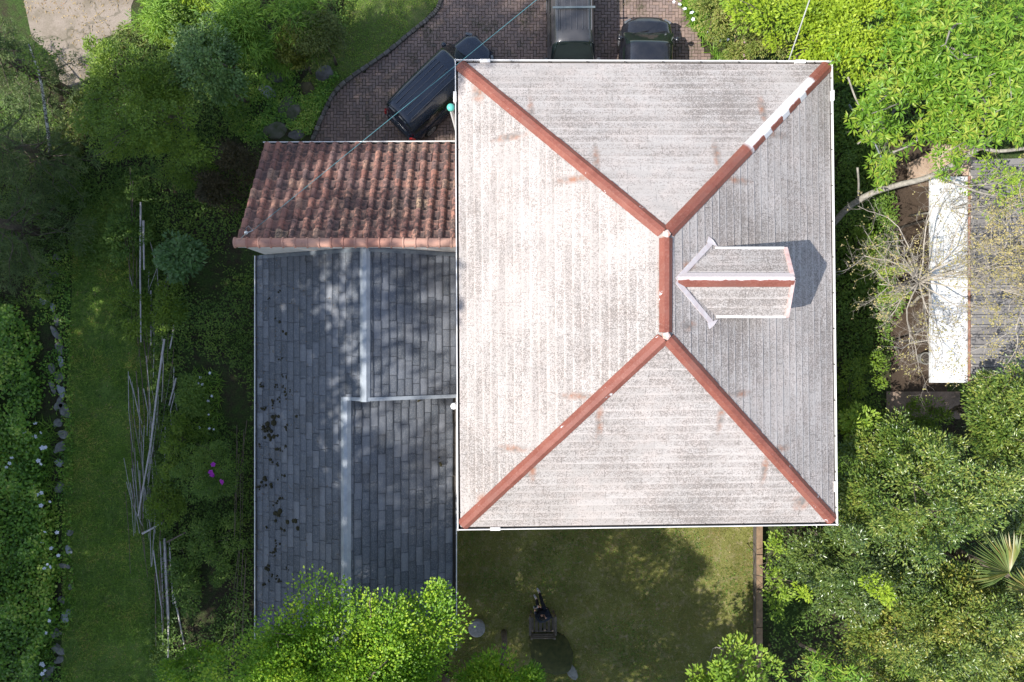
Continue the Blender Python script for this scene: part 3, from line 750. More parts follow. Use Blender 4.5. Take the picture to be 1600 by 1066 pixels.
for i in range(n):
    a = x0 + i*step; y = aR0.y + .01; z = 5.02 + rs.normal()*.006
    vs = []; K = 10
    for (x, r) in ((a - .0, .175), (a + .05, .178), (a + .055, .152), (a + step + .03, .145)):
        for k in range(K+1):
            th = math.pi * k / K; vs.append((x, y + math.cos(th)*r, z - .03 + math.sin(th)*r*.95))
    mb.add(vs, [(s*(K+1)+k, s*(K+1)+k+1, (s+1)*(K+1)+k+1, (s+1)*(K+1)+k) for s in range(3) for k in range(K)] + ([tuple(range(K, -1, -1))] if i == 0 else []))
t = NT('ridge_clay'); c = t.ramp(t.island(), [(0, (.40, .19, .14)), (.5, (.48, .255, .19)), (1, (.53, .32, .24))]); c = t.mix(t.rng(t.noise(7, 5, .7), .58, .72, 0, .6), c, (.13, .08, .07))
mb.build('ridge_tiles', t.fin(c, .8), aroof)
mb = MB(); yw = 3.05
mb.add([(aR0.x + .04, yw, 2.2), (aR1.x, yw, 2.2), (aR1.x, yw, 4.95), (aR0.x + .04, yw, 4.95), (aR0.x - .15, yw, 4.97), ], [(0, 1, 2, 3)])
mb.box((aE0.x + .25, yw + .01, 0), (aE1.x, aE1.y - .35, 2.45))
mb.add([(aE0.x + .25, yw + .01, 2.45), (aE0.x + .25, aE1.y - .35, 2.62), (aE0.x + .25, yw + .01, 4.9)], [(0, 1, 2)])
mb.build('wall', STUCCO, ann)
mb = MB(); mb.bar((x0 + .05, yw - .03, 4.9), (aR1.x, yw - .03, 4.9), .05, .17)
mb.build('barge_board', WHITE, ann)
gutter(aE0 + Vector((-.05, .02, .02)), aE1 + Vector((0, .02, .02)), (0, 1, 0), 0, .07, ann)
window(-6.5, aE1.y - .35, .9, 1.3, 1.1, (0, 1, 0), ann)
# ================================================================== VEHICLES
def paint(name, c, rough=.28):
    t = NT(name); n = t.noise(30, 4, .7); d = t.noise(2.5, 4)
    col = t.mix(t.rng(d, .4, .75, 0, .14), c, (.10, .095, .09))
    return t.fin(col, t.rng(n, .3, .7, rough, rough + .12), .0, .5, coat=.55)
CARGLASS = simple('car_glass', (.012, .02, .018), (.010, .015, .014), 2, .05, spec=.8)
RUBBER = simple('tyre_rubber', (.02, .02, .02), (.015, .015, .015), 8, .9)
RIM = simple('alloy_rim', (.45, .45, .46), (.35, .35, .36), 8, .35, metal=.7)
TRIM = simple('black_trim', (.018, .018, .019), (.012, .012, .013), 10, .5)
RAILM = simple('rail_metal', (.16, .16, .17), (.11, .11, .12), 10, .4, metal=.3)
CHROME = simple('chrome', (.6, .6, .62), (.5, .5, .52), 10, .2, metal=.9)
LAMPW = simple('headlamp_glass', (.16, .17, .18), (.07, .075, .08), 14, .12, spec=.6)
LAMPR = simple('tail_lamp', (.35, .02, .02), (.22, .01, .01), 14, .15)

def interp(tab, x):
    xs = [p[0] for p in tab]
    if x <= xs[0]: return tab[0][1]
    if x >= xs[-1]: return tab[-1][1]
    for (x0, y0), (x1, y1) in zip(tab[:-1], tab[1:]):
        if x0 <= x <= x1:
            u = (x - x0) / (x1 - x0); u = u*u*(3 - 2*u); return y0 + (y1 - y0) * u

def make_car(name, label, loc, rot, L, half, zbelt, roof, ws, rw, hood, body_m, roof_m, group=None, wb=(.19, .80), boxy=.12, nose=.0, rail=False, bars=0, ribs=0, wheel_r=.33, tumble=.16):
    """x runs forward from the rear bumper (0) to the nose (L); ws/rw = (base, top) of windscreen and rear window; roof = height"""
    root = thing(name, label, 'car', loc, group, rot); off = L / 2
    S = lambda x, y, z: (x - off, y, z)
    # lower body
    hw = [(0, half*.80), (.08*L, half*.95), (.25*L, half), (.78*L, half), (.92*L, half*.93), (L - .03, half*(.70 - boxy*.4)), (L, half*.62)]
    hw = [(a, b) for a, b in hw]
    top = [(0, zbelt - .10), (.06*L, zbelt), (ws[0], zbelt + .02), (ws[0] + .1, zbelt), ((ws[0] + L)/2, (zbelt + hood)/2 + .03), (L - .1, hood - .02), (L, hood - .20)]
    bot = [(0, .38), (.08*L, .24), (.9*L, .22), (L, .34)]
    mb = MB(); NX, NP = 44, 20; rows = []
    def ring(x):
        w, zt, zb = interp(hw, x), interp(top, x), interp(bot, x); out = []
        for k in range(NP + 1):
            a = math.pi * k / NP; c, s = math.cos(a), math.sin(a)
            y = w * math.copysign(abs(c) ** .34, c)
            z = zb + (zt - zb) * (abs(s) ** .55)
            y *= 1 - .07 * max(0, (z - zb) / (zt - zb) - .55) / .45
            out.append((y, z + .035 * (1 - (y / w) ** 2) * (k not in (0, NP)) * (s > .8)))
        return out
    vs = []; nr = NP + 1
    xs = [L * (0.5 - 0.5*math.cos(math.pi * i / NX)) * .35 + L * i / NX * .65 for i in range(NX + 1)]
    for x in xs: vs += [S(x, y, z) for y, z in ring(x)]
    fs = [(i*nr+k, (i+1)*nr+k, (i+1)*nr+k+1, i*nr+k+1) for i in range(NX) for k in range(NP)]
    fs += [(i*nr+NP, (i+1)*nr+NP, (i+1)*nr, i*nr) for i in range(NX)]
    fs += [tuple(range(nr)), tuple(NX*nr + k for k in range(nr-1, -1, -1))]
    mb.add(vs, fs)
    # cabin
    prof = [(rw[0], zbelt - .02), (rw[1] - .12, roof - .075), (rw[1], roof - .03), ((rw[1] + ws[1])/2, roof), (ws[1], roof - .035), (ws[1] + .12, roof - .09), (ws[0], zbelt - .02)]
    def ztop(x):
        xsn = [p[0] for p in prof]
        for (x0, y0), (x1, y1) in zip(prof[:-1], prof[1:]):
            if x0 <= x <= x1: return y0 + (y1 - y0) * (x - x0) / (x1 - x0)
        return zbelt
    def cab(x, a, push=0.0):
        zb = zbelt - .12; zt = ztop(x); w = interp(hw, x) * .955; c, s = math.cos(a), math.sin(a); e = .40
        ht = max(zt - zb, .05)
        y = w * math.copysign(abs(c) ** e, c); z = zb + ht * abs(s) ** e
        y *= 1 - tumble * ((z - zb) / (roof - zb)) ** 1.3
        z += .03 * (1 - (y / w) ** 2) * (s > .7)
        return Vector(S(x, y * (1 + push), z + push * .6))
    NXc, NA = 40, 24
    mb.grid(lambda u, v: cab(rw[0] + (ws[0] - rw[0]) * u, math.pi * (1 - v)), NXc, NA)
    body = mb.build('body', body_m, root, local=True, smooth=True)
    d = .010
    A0 = .50                                  # angular width left for the pillars
    def patch(nm, x0, x1, a0, a1, mat, push=d, nu=10, nv=10, taper=0.0):
        m = MB(); m.grid(lambda u, v: cab(x0 + (x1 - x0) * u, a0 + (a1 - a0) * v, push), nu, nv)
        return m.build(nm, mat, root, local=True, smooth=True)
    patch('windscreen', ws[1] + .05, ws[0] - .05, .32, math.pi - .32, CARGLASS)
    patch('rear_window', rw[0] + .05, rw[1] - .07, .34, math.pi - .34, CARGLASS)
    for sgn in (0, 1):
        f = (lambda a: a) if sgn == 0 else (lambda a: math.pi - a)
        xm = (rw[1] + ws[1]) / 2 + .05
        patch('side_window', rw[1] - .02, xm - .04, f(.022), f(.16), CARGLASS); patch('side_window', xm + .04, ws[1] + .02, f(.022), f(.16), CARGLASS)
    if roof_m: patch('roof_panel', rw[1] + .02, ws[1] + .0, .30, math.pi - .30, roof_m, .006, 12, 14)
    if ribs:
        m = MB()
        for k in range(ribs):
            y = -half*.58 + half*1.16 * k / (ribs - 1)
            m.bar(S(rw[1] + .15, y, roof + .024), S(ws[1] - .35, y, roof + .024), .016, .02)
        m.build('roof_rib', RAILM, root, local=True)
    if rail:
        for sg in (-1, 1):
            m = MB(); yy = sg * half * .72
            m.tube([S(rw[1] + .1, yy, roof + .02), S(rw[1] + .2, yy, roof + .07), S(ws[1] - .45, yy, roof + .07), S(ws[1] - .32, yy, roof + .02)], .02, 6)
            m.build('roof_rail', RAILM, root, local=True)
    for k in range(bars):
        xx = rw[1] + (ws[1] - rw[1]) * (.55 - .45 * k); m = MB()
        m.bar(S(xx, -half*.86, roof + .11), S(xx, half*.86, roof + .11), .07, .035)
        for sg in (-1, 1): m.bar(S(xx, sg*half*.72, roof + .04), S(xx, sg*half*.72, roof + .10), .05, .05, up=(0, 1, 0))
        m.build('roof_bar', simple('roof_bar_metal', (.20, .24, .25), (.15, .18, .19), 5, .4, metal=.4), root, local=True)
    for fx in wb:
        for sg in (-1, 1):
            m = MB(); c = Vector(S(fx * L, sg * (half - .11), wheel_r)); K = 20; vs = []
            for (yy, rr) in ((-.10, wheel_r*.86), (-.09, wheel_r), (.09, wheel_r), (.115, wheel_r*.9), (.115, wheel_r*.66)):
                for q in range(K): an = 2*math.pi*q/K; vs.append((c.x + rr*math.cos(an), c.y + sg*yy, c.z + rr*math.sin(an)))
            m.add(vs, [(i*K+q, i*K+(q+1) % K, (i+1)*K+(q+1) % K, (i+1)*K+q) for i in range(4) for q in range(K)] + [tuple(range(K))])
            w = m.build('wheel', RUBBER, root, local=True)
            m = MB(); ro = wheel_r * .64
            for q in range(5):
                an = 2*math.pi*q/5; m.bar((c.x, c.y + sg*.108, c.z), (c.x + ro*math.cos(an), c.y + sg*.108, c.z + ro*math.sin(an)), .07, .02, up=(0, 1, 0))
            m.tube([(c.x + ro*math.cos(2*math.pi*q/16), c.y + sg*.105, c.z + ro*math.sin(2*math.pi*q/16)) for q in range(17)], .02, 5)
            m.build('rim', RIM, w, local=True)
    for sg in (-1, 1):
        m = MB(); x = ws[0] - .28; y0 = sg * half * .93
        m.grid(lambda u, v: S(x + .10*math.cos(2*math.pi*u)*math.sin(math.pi*v), y0 + sg*(.13 - .10*math.cos(math.pi*v)), zbelt + .07 + .075*math.sin(2*math.pi*u)*math.sin(math.pi*v)), 12, 6)
        m.bar(S(x + .03, y0 - sg*.05, zbelt + .03), S(x + .03, y0 + sg*.10, zbelt + .05), .06, .04)
        m.build('mirror', body_m, root, local=True, smooth=True)
        m = MB(); m.bar(S(L - .13, sg*half*.62, hood - .14), S(L - .28, sg*half*.86, hood - .11), .10, .10); m.build('headlight', LAMPW, root, local=True, bevel=.02)
        m = MB(); m.bar(S(.03, sg*half*.80, zbelt - .22), S(.10, sg*half*.90, zbelt - .12), .08, .20); m.build('tail_light', LAMPR, root, local=True, bevel=.02)
    m = MB(); m.bar(S(.02, -half*.7, .50), S(.02, half*.7, .50), .10, .16); m.build('rear_bumper', TRIM, root, local=True, bevel=.03)
    m = MB(); m.bar(S(L - .02, -half*.55, hood - .25), S(L - .02, half*.55, hood - .25), .05, .10); m.build('grille', TRIM, root, local=True, bevel=.01)
    m = MB(); m.bar(S(ws[0] + .02, -half*.62, zbelt + .05), S(ws[0] - .12, half*.05, zbelt + .13), .025, .015); m.bar(S(ws[0] + .03, half*.0, zbelt + .06), S(ws[0] - .12, half*.62, zbelt + .12), .025, .015)
    m.build('wiper', TRIM, root, local=True)
    return root
NAVY, BLACKP, GREYP = paint('navy_paint', (.010, .019, .038), .2), paint('black_paint', (.012, .013, .018), .16), paint('charcoal_paint', (.055, .053, .056), .34)
# van: rear half under the annex eave side, nose to the north-east
hd = math.radians(44); c = P(668, 133, 1.85)
make_car('parked_van', 'dark navy van parked askew, its nose tucked under the pale roof corner', (c.x + math.cos(hd)*.55, c.y + math.sin(hd)*.55, .03), hd,
         4.55, .86, 1.02, 1.88, (3.62, 2.98), (.12, .28), .98, NAVY, None, ribs=6, tumble=.13, rail=False)
c = P(893, 95, 1.1)
make_car('parked_suv', 'charcoal four wheel drive with ribbed roof and roof bars, on the brick drive', (c.x + .02, c.y + .97, .03), -math.pi/2 + .012,
         4.6, .90, 1.06, 1.80, (3.55, 2.78), (.10, .32), 1.02, GREYP, None, rail=True, bars=2, ribs=6, tumble=.18)
c = P(1008, 30, .7)
make_car('parked_hatchback', 'small glossy black hatchback with rounded nose parked next to the roof bars', (c.x + .06, c.y - 1.82, .03), math.pi/2 - .02,
         3.85, 1.02, .92, 1.45, (3.14, 2.50), (.12, .75), .80, BLACKP, None, tumble=.20, boxy=.3)

# ================================================================== NEIGHBOUR'S YARD AND BUILDING
YARD = pxpoly([(1392, 215), (1480, 215), (1480, 612), (1392, 612)])
sheet('concrete_yard', YARD, .012, concrete_mat('yard_concrete', (.085, .06, .042), (.05, .036, .026), False, (.035, .026, .018)))
PATH = pxpoly([(1385, 612), (1500, 612), (1500, 655), (1385, 655)])
sheet('brick_path', PATH, .012, concrete_mat('path_concrete', (.36, .27, .21), (.22, .16, .12), False))
nb = thing('neighbour_house', 'neighbouring house with white canopy strip and ribbed grey roof', 'house', (19, 3, 0))
zc = 2.9; a = P(1455, 276, zc); b = P(1512, 598, zc)
CANW = simple('white_sheet_metal', (.74, .74, .73), (.60, .60, .59), 2.2, .5)
yt = a.y; yb = b.y
mb = MB(); L1 = (yt - yb) / 4
for i in range(4):
    mb.box((a.x, yb + L1*i + (.012 if i else 0), zc - .06), (b.x, yb + L1*(i+1), zc + .004*(i % 2)))
mb.bar((a.x - .02, yb, zc), (a.x - .02, yt, zc), .04, .12); mb.build('canopy', CANW, nb)
zg = 3.0
def rib_mat():
    t = NT('grey_roof_sheet'); n1 = t.noise(1.2, 4); n2 = t.noise(20, 3, .7); r = t.island()
    c = t.ramp(r, [(0, (.175, .165, .16)), (.5, (.19, .18, .175)), (1, (.205, .195, .19))]); c = t.mix(t.rng(n1, .45, .7, 0, .6), c, (.12, .11, .108)); c = t.mix(t.rng(n2, .66, .72, 0, .6), c, (.6, .58, .56))
    return t.fin(c, .8, spec=.3)
mb = MB(); x0 = b.x + .03; ytop = P(1515, 250, zg).y; ybot = P(1515, 590, zg).y; n = 22; st = (ytop - ybot) / n; rs = np.random.default_rng(4)
for i in range(n):
    for k in range(7):
        xa = x0 + k*1.05; xb = xa + 1.10; y = ybot + i*st; za = zg + .13*(xa - x0) ; zb2 = zg + .13*(xb - x0); l = .012 * (k % 2 == 0) + rs.uniform(0, .006)
        vs = []
        for (x, z) in ((xa, za), (xb, zb2)):
            for (dy, dz) in ((0, 0), (.08*st, .09), (.30*st, .09), (.40*st, 0.0), (1.0*st, 0)): vs.append((x, y + dy, z + dz + l))
        mb.add(vs, [(q, q+5, q+6, q+1) for q in range(4)])
mb.build('roof', rib_mat(), nb)
mb = MB(); mb.box((b.x + .6, yb + .15, 0), (x0 + 7.2, yt - .1, zc - .07)); mb.box((b.x + .1, ybot + .2, zc - .07), (x0 + 7.2, ytop - .2, zg - .03))
mb.build('wall', simple('cream_wall', (.62, .55, .47), (.5, .43, .36), 2, .9), nb)
mb = MB(); pa = P(1460, 226, 2.2); pb = P(1512, 274, 2.2); mb.box((pa.x, pb.y, 2.0), (pb.x + .3, pa.y, 2.2)); mb.box((pa.x, pb.y, 2.2), (pa.x + .14, pa.y, 2.34))
mb.box((pa.x + .3, pb.y + .1, 0), (pb.x, pa.y - .1, 2.0)); mb.build('porch', simple('buff_render', (.55, .40, .29), (.42, .30, .22), 3, .9), nb)
mb = MB(); mb.tube([(b.x + .03, yb, zc + .05), (b.x + .03, yt, zc + .05)], .04, 8); mb.build('ridge_pipe', simple('rusty_pipe', (.30, .16, .11), (.2, .1, .07), 6, .8), nb)
for k in range(3):
    mb = MB(); yy = yb + (yt - yb) * (.2 + .3*k); mb.tube([(a.x + .12, yy, 0), (a.x + .12, yy, zc - .06)], .045, 8); mb.build('canopy_post', DARK, nb)
window(b.x + .6, yb + 2.2, .9, 1.6, 1.2, (-1, 0, 0), nb); window(b.x + .6, yb + 5.5, .9, 1.6, 1.2, (-1, 0, 0), nb)
p = P(1442, 560, .1); pot = thing('round_planter', 'round grey planter ring on the brown yard against the white canopy', 'planter', (p.x, p.y, .012))
mb = MB(); mb.lathe((p.x, p.y, .012), [(.20, 0), (.24, .26), (.245, .30), (.20, .30), (.19, .2)], 18); mb.build('pot', STONE, pot); mb = MB(); mb.lathe((p.x, p.y, .012), [(.19, .2), (.18, .24), (.02, .25)], 14); mb.build('potting_soil', DARK, pot)

# ================================================================== BENCH AND PERSON
WOOD = simple('weathered_wood', (.16, .13, .105), (.085, .07, .055), 7, .95, bump=.5)
MOSSWOOD = simple('mossy_wood', (.17, .12, .045), (.10, .085, .035), 9, .95, bump=.5)
q = P(848, 963, .44); bx, by = q.x, q.y
bench = thing('garden_bench', 'small weathered wooden bench with dark gappy slats, under the person', 'bench', (bx, by - .28, .008))
m = MB(); m.bar((bx - .46, by + .03, .43), (bx + .46, by + .03, .43), .13, .05); m.build('front_rail', MOSSWOOD, bench, bevel=.01)
for k in range(6):
    x = bx - .40 + .16*k; m = MB(); m.bar((x, by - .05, .43), (x, by - .62, .41), .115, .028); m.build('slat', WOOD, bench, bevel=.006)
for sx in (-1, 1):
    m = MB(); m.bar((bx + sx*.44, by + .02, .0), (bx + sx*.44, by + .02, .40), .07, .07, up=(0, 1, 0)); m.build('leg', WOOD, bench)
    m = MB(); m.bar((bx + sx*.44, by - .62, .0), (bx + sx*.44, by - .72, .80), .07, .07, up=(0, 1, 0)); m.build('leg', WOOD, bench)
    m = MB(); m.bar((bx + sx*.49, by + .05, .62), (bx + sx*.49, by - .66, .64), .08, .035); m.bar((bx + sx*.49, by + .02, .40), (bx + sx*.49, by + .02, .60), .05, .05, up=(0, 1, 0)); m.build('armrest', WOOD, bench)
m = MB()
for k in range(3): m.bar((bx - .44, by - .665 - .02*k, .52 + .12*k), (bx + .44, by - .665 - .02*k, .52 + .12*k), .025, .09)
m.build('backrest', WOOD, bench)
m = MB(); m.bar((bx - .42, by - .60, .36), (bx + .42, by - .60, .36), .05, .06); m.bar((bx - .42, by - .02, .36), (bx + .42, by - .02, .36), .05, .06); m.build('seat_frame', WOOD, bench)

SKIN = simple('skin', (.46, .27, .19), (.38, .21, .15), 8, .55)
def skin_obj(name, verts, edges, radii, mat, parent, root=0, sub=2):
    me = bpy.data.meshes.new(name); b = base_of(parent); me.from_pydata([tuple(Vector(v) - b) for v in verts], edges, []); me.update()
    o = link_mesh(name, me, mat, parent, local=True)
    md = o.modifiers.new('skin', 'SKIN'); md.use_smooth_shade = True
    for i, r in enumerate(radii):
        rr = (r, r) if not hasattr(r, '__len__') else r
        me.skin_vertices[0].data[i].radius = rr; me.skin_vertices[0].data[i].use_root = (i == root)
    s = o.modifiers.new('sub', 'SUBSURF'); s.levels = sub; s.render_levels = sub
    return o
def chain(o, pts): return [tuple(o + Vector(p)) for p in pts]
O = Vector((bx + .05, by + .10, 0))     # hips sit on the front of the bench; the person looks north and down at what is held at their left... west side
man = thing('person', 'person in dark hoodie and black trousers sitting on the bench, looking down', 'person', (O.x, O.y, .008))
hip, sp1, sp2, nk, hd_, crn = (0, -.02, .53), (0, .02, .72), (-.01, .07, .93), (-.02, .11, 1.06), (-.035, .17, 1.17), (-.04, .19, 1.26)
shL, shR = (-.19, .075, .98), (.18, .06, .98); elL, elR = (-.28, .18, .74), (.17, .25, .73); wrL, wrR = (-.26, .38, .78), (-.05, .41, .75)
hpL, hpR = (-.09, -.01, .50), (.09, -.01, .50); knL, knR = (-.13, .40, .51), (.07, .42, .51); anL, anR = (-.13, .47, .09), (.06, .68, .09); toL, toR = (-.17, .66, .05), (.02, .87, .05)
V = [hip, sp1, sp2, nk, hd_, crn, shL, elL, wrL, shR, elR, wrR, hpL, knL, anL, toL, hpR, knR, anR, toR, (-.05, .265, 1.135)]
E = [(0,1),(1,2),(2,3),(3,4),(4,5),(2,6),(6,7),(7,8),(2,9),(9,10),(10,11),(0,12),(12,13),(13,14),(14,15),(0,16),(16,17),(17,18),(18,19),(4,20)]
R = [.18,.19,.20,.068,.095,.075,.09,.04,.028,.055,.04,.028,.085,.055,.036,.03,.085,.055,.036,.03,.022]
skin_obj('body', chain(O, V), E, R, SKIN, man)
def sub(ids, scale, add, name, mat, root=0):
    idm = {j: i for i, j in enumerate(ids)}
    ed = [(idm[a], idm[b]) for a, b in E if a in idm and b in idm]
    return skin_obj(name, chain(O, [V[i] for i in ids]), ed, [R[i]*scale + add for i in ids], mat, man, root)
DENIM = simple('black_cloth', (.012, .013, .018), (.007, .008, .011), 12, .95); NAVYC = simple('navy_cloth', (.011, .017, .030), (.007, .010, .018), 12, .95)
sub([0, 1, 2, 6, 7, 9, 10], 1.12, .028, 'hoodie', NAVYC)
for a_, b_ in ((7, 8), (10, 11)):      # sleeves run to just above the wrist
    pa, pb = Vector(V[a_]), Vector(V[b_]); skin_obj('sleeve', chain(O, [pa, pa.lerp(pb, .42), pa.lerp(pb, .85)]), [(0, 1), (1, 2)], [.062, .052, .042], NAVYC, man)
sub([0, 12, 13, 14, 16, 17, 18], 1.08, .018, 'trousers', DENIM)
SHOE = simple('grey_shoe', (.34, .33, .34), (.25, .24, .25), 12, .7)
for an, to in ((anL, toL), (anR, toR)):
    a_, t_ = Vector(an), Vector(to); skin_obj('shoe', chain(O, [a_ + Vector((0, -.05, -.03)), a_.lerp(t_, .45) + Vector((0, 0, -.015)), t_ + Vector((0, .02, .005))]), [(0, 1), (1, 2)], [.052, .056, .042], SHOE, man)
HAIR = simple('dark_hair', (.012, .010, .009), (.007, .006, .006), 30, .6)
skin_obj('hair', chain(O, [(-.03, .085, 1.14), (-.035, .13, 1.225), (-.04, .185, 1.275), (-.045, .235, 1.255)]), [(0, 1), (1, 2), (2, 3)], [.075, .088, .078, .045], HAIR, man, 1)
for s_ in (-1, 1):
    m = MB(); m.lathe(Vector(O) + Vector((-.05 + s_*.034, .258, 1.175)), [(.002, -.012), (.011, -.006), (.011, .004), (.002, .01)], 8); m.build('eye', simple('eye', (.05, .035, .03), (.03, .02, .02), 30, .3), man)
    m = MB(); m.lathe(Vector(O) + Vector((-.035 + s_*.093, .17, 1.135)), [(.006, 0), (.018, .012), (.018, .04), (.006, .055)], 8); m.build('ear', SKIN, man)
m = MB(); m.bar(Vector(O) + Vector((-.085, .243, 1.095)), Vector(O) + Vector((-.022, .243, 1.095)), .012, .012); m.build('mouth', simple('lip', (.33, .14, .12), (.28, .11, .1), 20, .5), man)
# hands: palm plus five fingers each, closing on the controller
def hand(w, ax, side):
    w = Vector(w); ax = Vector(ax).normalized(); sd = Vector((ax.y, -ax.x, 0)).normalized() * side; dn_ = Vector((0, 0, -1))
    vs = [w, w + ax*.045, w + ax*.085]; ed = [(0, 1), (1, 2)]; rr = [(.026, .02), (.036, .018), (.034, .016)]
    for k, ln in enumerate((.062, .072, .068, .054)):
        o = (k - 1.5) * .019; b0 = len(vs)
        vs += [w + ax*.085 + sd*o, w + ax*(.085 + ln*.45) + sd*o + dn_*.008, w + ax*(.085 + ln*.72) + sd*o + dn_*.032, w + ax*(.085 + ln*.7) + sd*o + dn_*.055]
        ed += [(2, b0), (b0, b0+1), (b0+1, b0+2), (b0+2, b0+3)]; rr += [.0095, .009, .008, .0075]
    b0 = len(vs); vs += [w + ax*.03 - sd*.035, w + ax*.065 - sd*.05 + dn_*.012, w + ax*.092 - sd*.042 + dn_*.02]; ed += [(1, b0), (b0, b0+1), (b0+1, b0+2)]; rr += [.012, .0105, .009]
    return skin_obj('hand', chain(O, vs), ed, rr, SKIN, man, 1, 1)
hand(wrL, (.10, .10, 0), 1); hand(wrR, (-.16, .06, 0), -1)
ctr = Vector(O) + Vector((-.20, .45, .77)); dev = thing('handheld_controller', 'small pale handheld controller with two stubs held by the person', 'controller', tuple(ctr))
m_rot = Matrix.Rotation(.32, 4, 'Z'); man.rotation_euler.z = .32
m = MB(); m.bar(ctr + Vector((-.08, .02, 0)), ctr + Vector((.08, .0, 0)), .09, .035); m.build('casing', simple('pale_plastic', (.45, .45, .46), (.36, .36, .37), 9, .5), dev, bevel=.012)
m = MB(); m.bar(ctr + Vector((-.05, .05, .025)), ctr + Vector((.06, .04, .025)), .09, .012); m.build('screen', CARGLASS, dev)
for sx in (-.05, .05):
    m = MB(); m.tube([ctr + Vector((sx, -.01, .015)), ctr + Vector((sx, -.01, .035))], .008, 8); m.build('stick', TRIM, dev)

dev.location = O + m_rot @ (ctr - O); dev.rotation_euler.z = .32
# ================================================================== STONES, LOGS, CANES, SMALL THINGS
def rock(name, label, px, py, sx, sy, sz, rot, mat, seed, group=None, z0=0.0, rough=.25, flat=False):
    if name == 'boulder': sx, sy, sz, z0 = sx*.8, sy*.8, sz*.8, -.05
    rs = np.random.default_rng(seed); p = P(px, py, 0); bm = bmesh.new(); bmesh.ops.create_icosphere(bm, subdivisions=3, radius=1)
    k = rs.normal(size=(7, 3)) * 1.7; ph = rs.uniform(0, 6.3, 7)
    for v in bm.verts:
        n = np.array(v.co); f = 1 + rough * np.cos(k @ n + ph).sum() / 3.2 + .04*math.sin(11*n[0] + 7*n[1])
        c = v.co * f; c.z = max(-.3, min(c.z, .62 if flat else 2)); c = Vector((c.x*sx, c.y*sy, c.z*sz)); c.rotate(Matrix.Rotation(rot, 3, 'Z')); v.co = c
    me = bpy.data.meshes.new(name); bm.to_mesh(me); bm.free(); o = link_mesh(name, me, mat, None, smooth=not flat); o.location = (p.x, p.y, z0)
    return tag(o, label, 'stone', group)
PALE = simple('pale_stone', (.40, .42, .44), (.28, .30, .31), 5, .9, bump=.5)
rock('flat_stone', 'pale blue grey flat stone, the brightest slab beside the bushes', 418, 143, .36, .24, .14, -.5, PALE, 1, flat=True, rough=.16)
rock('flat_stone', 'grey slab half covered by brown moss next to the brightest pale slab', 446, 164, .46, .26, .16, .95, MOSSY, 2, flat=True, rough=.18)
rock('boulder', 'brown mossy boulder close to the kerb', 478, 137, .50, .36, .35, -.6, simple('brown_moss', (.13, .105, .05), (.06, .055, .03), 4, .95, bump=.8), 3)
rock('boulder', 'dark rough boulder with a pale lower rim near the yellow bush', 434, 121, .58, .28, .3, .0, simple('dark_rock', (.12, .115, .11), (.06, .06, .05), 5, .95, bump=.8), 4)
rock('boulder', 'rough grey boulder touching the end of the driveway kerb', 507, 118, .42, .42, .38, .4, simple('rough_rock', (.17, .16, .155), (.08, .08, .07), 6, .95, bump=.9), 5)
rock('boulder', 'leaf covered boulder with a pale ridge, below the half mossy slab', 461, 175, .34, .44, .3, -.4, MOSSY, 6)
rock('boulder', 'large dark boulder nearest the gutter of the clay tiles', 430, 203, .62, .40, .3, .2, MOSSY, 7)
rock('boulder', 'low grey boulder between the kerb and the largest dark boulder', 462, 210, .42, .36, .22, .8, simple('rough_rock', (.17, .16, .155)), 8)
rock('mossy_mound', 'big moss covered stone with pale worn edge behind the bench', 862, 1018, .95, .80, .30, -.6, simple('thick_moss', (.062, .062, .018), (.030, .036, .010), 6, 1., bump=.9), 9, rough=.12)
rock('flat_stone', 'pale stepping stone by the lower end of the mossy mound', 893, 1049, .42, .20, .12, -1.0, STONE, 10, flat=True, rough=.15)
p = P(745, 981, .1); mb = MB(); mb.lathe((p.x, p.y, .0), [(.32, 0), (.33, .22), (.30, .26), (.05, .25), (.02, .255)], 18)
for k in range(6): mb.lathe((p.x + .17*math.cos(k*1.05), p.y + .17*math.sin(k*1.05), .25), [(.035, 0), (.035, .02), (.01, .022)], 8)
tag(mb.build('drain_cover', simple('grey_concrete', (.30, .30, .30), (.2, .2, .2), 8, .9, bump=.4), bevel=.01), 'round grey concrete drain cover on shaded lawn', 'drain cover')
rs = np.random.default_rng(77)
edge = [(88, 402), (86, 425), (78, 448), (72, 470), (88, 480), (90, 500), (84, 520), (92, 545), (94, 566), (82, 578), (95, 590), (84, 606), (98, 612), (90, 632), (100, 640), (92, 662), (97, 680), (96, 700), (94, 722), (93, 760), (108, 833), (110, 860), (107, 885), (112, 918), (96, 938), (106, 962), (90, 988), (88, 1012), (92, 1030), (82, 1050)]
for i, (x, y) in enumerate(edge):
    rock('edging_stone', 'grey mossy edging stone in the line between ivy bank and grass', x + rs.normal()*2, y, (.085 + .13*rs.random()), .11 + .15*rs.random(), .13, rs.uniform(0, 3), PALE if rs.random() < .22 else STONE, 100 + i, 'edging stones along the ivy bank', rough=.55, flat=True)

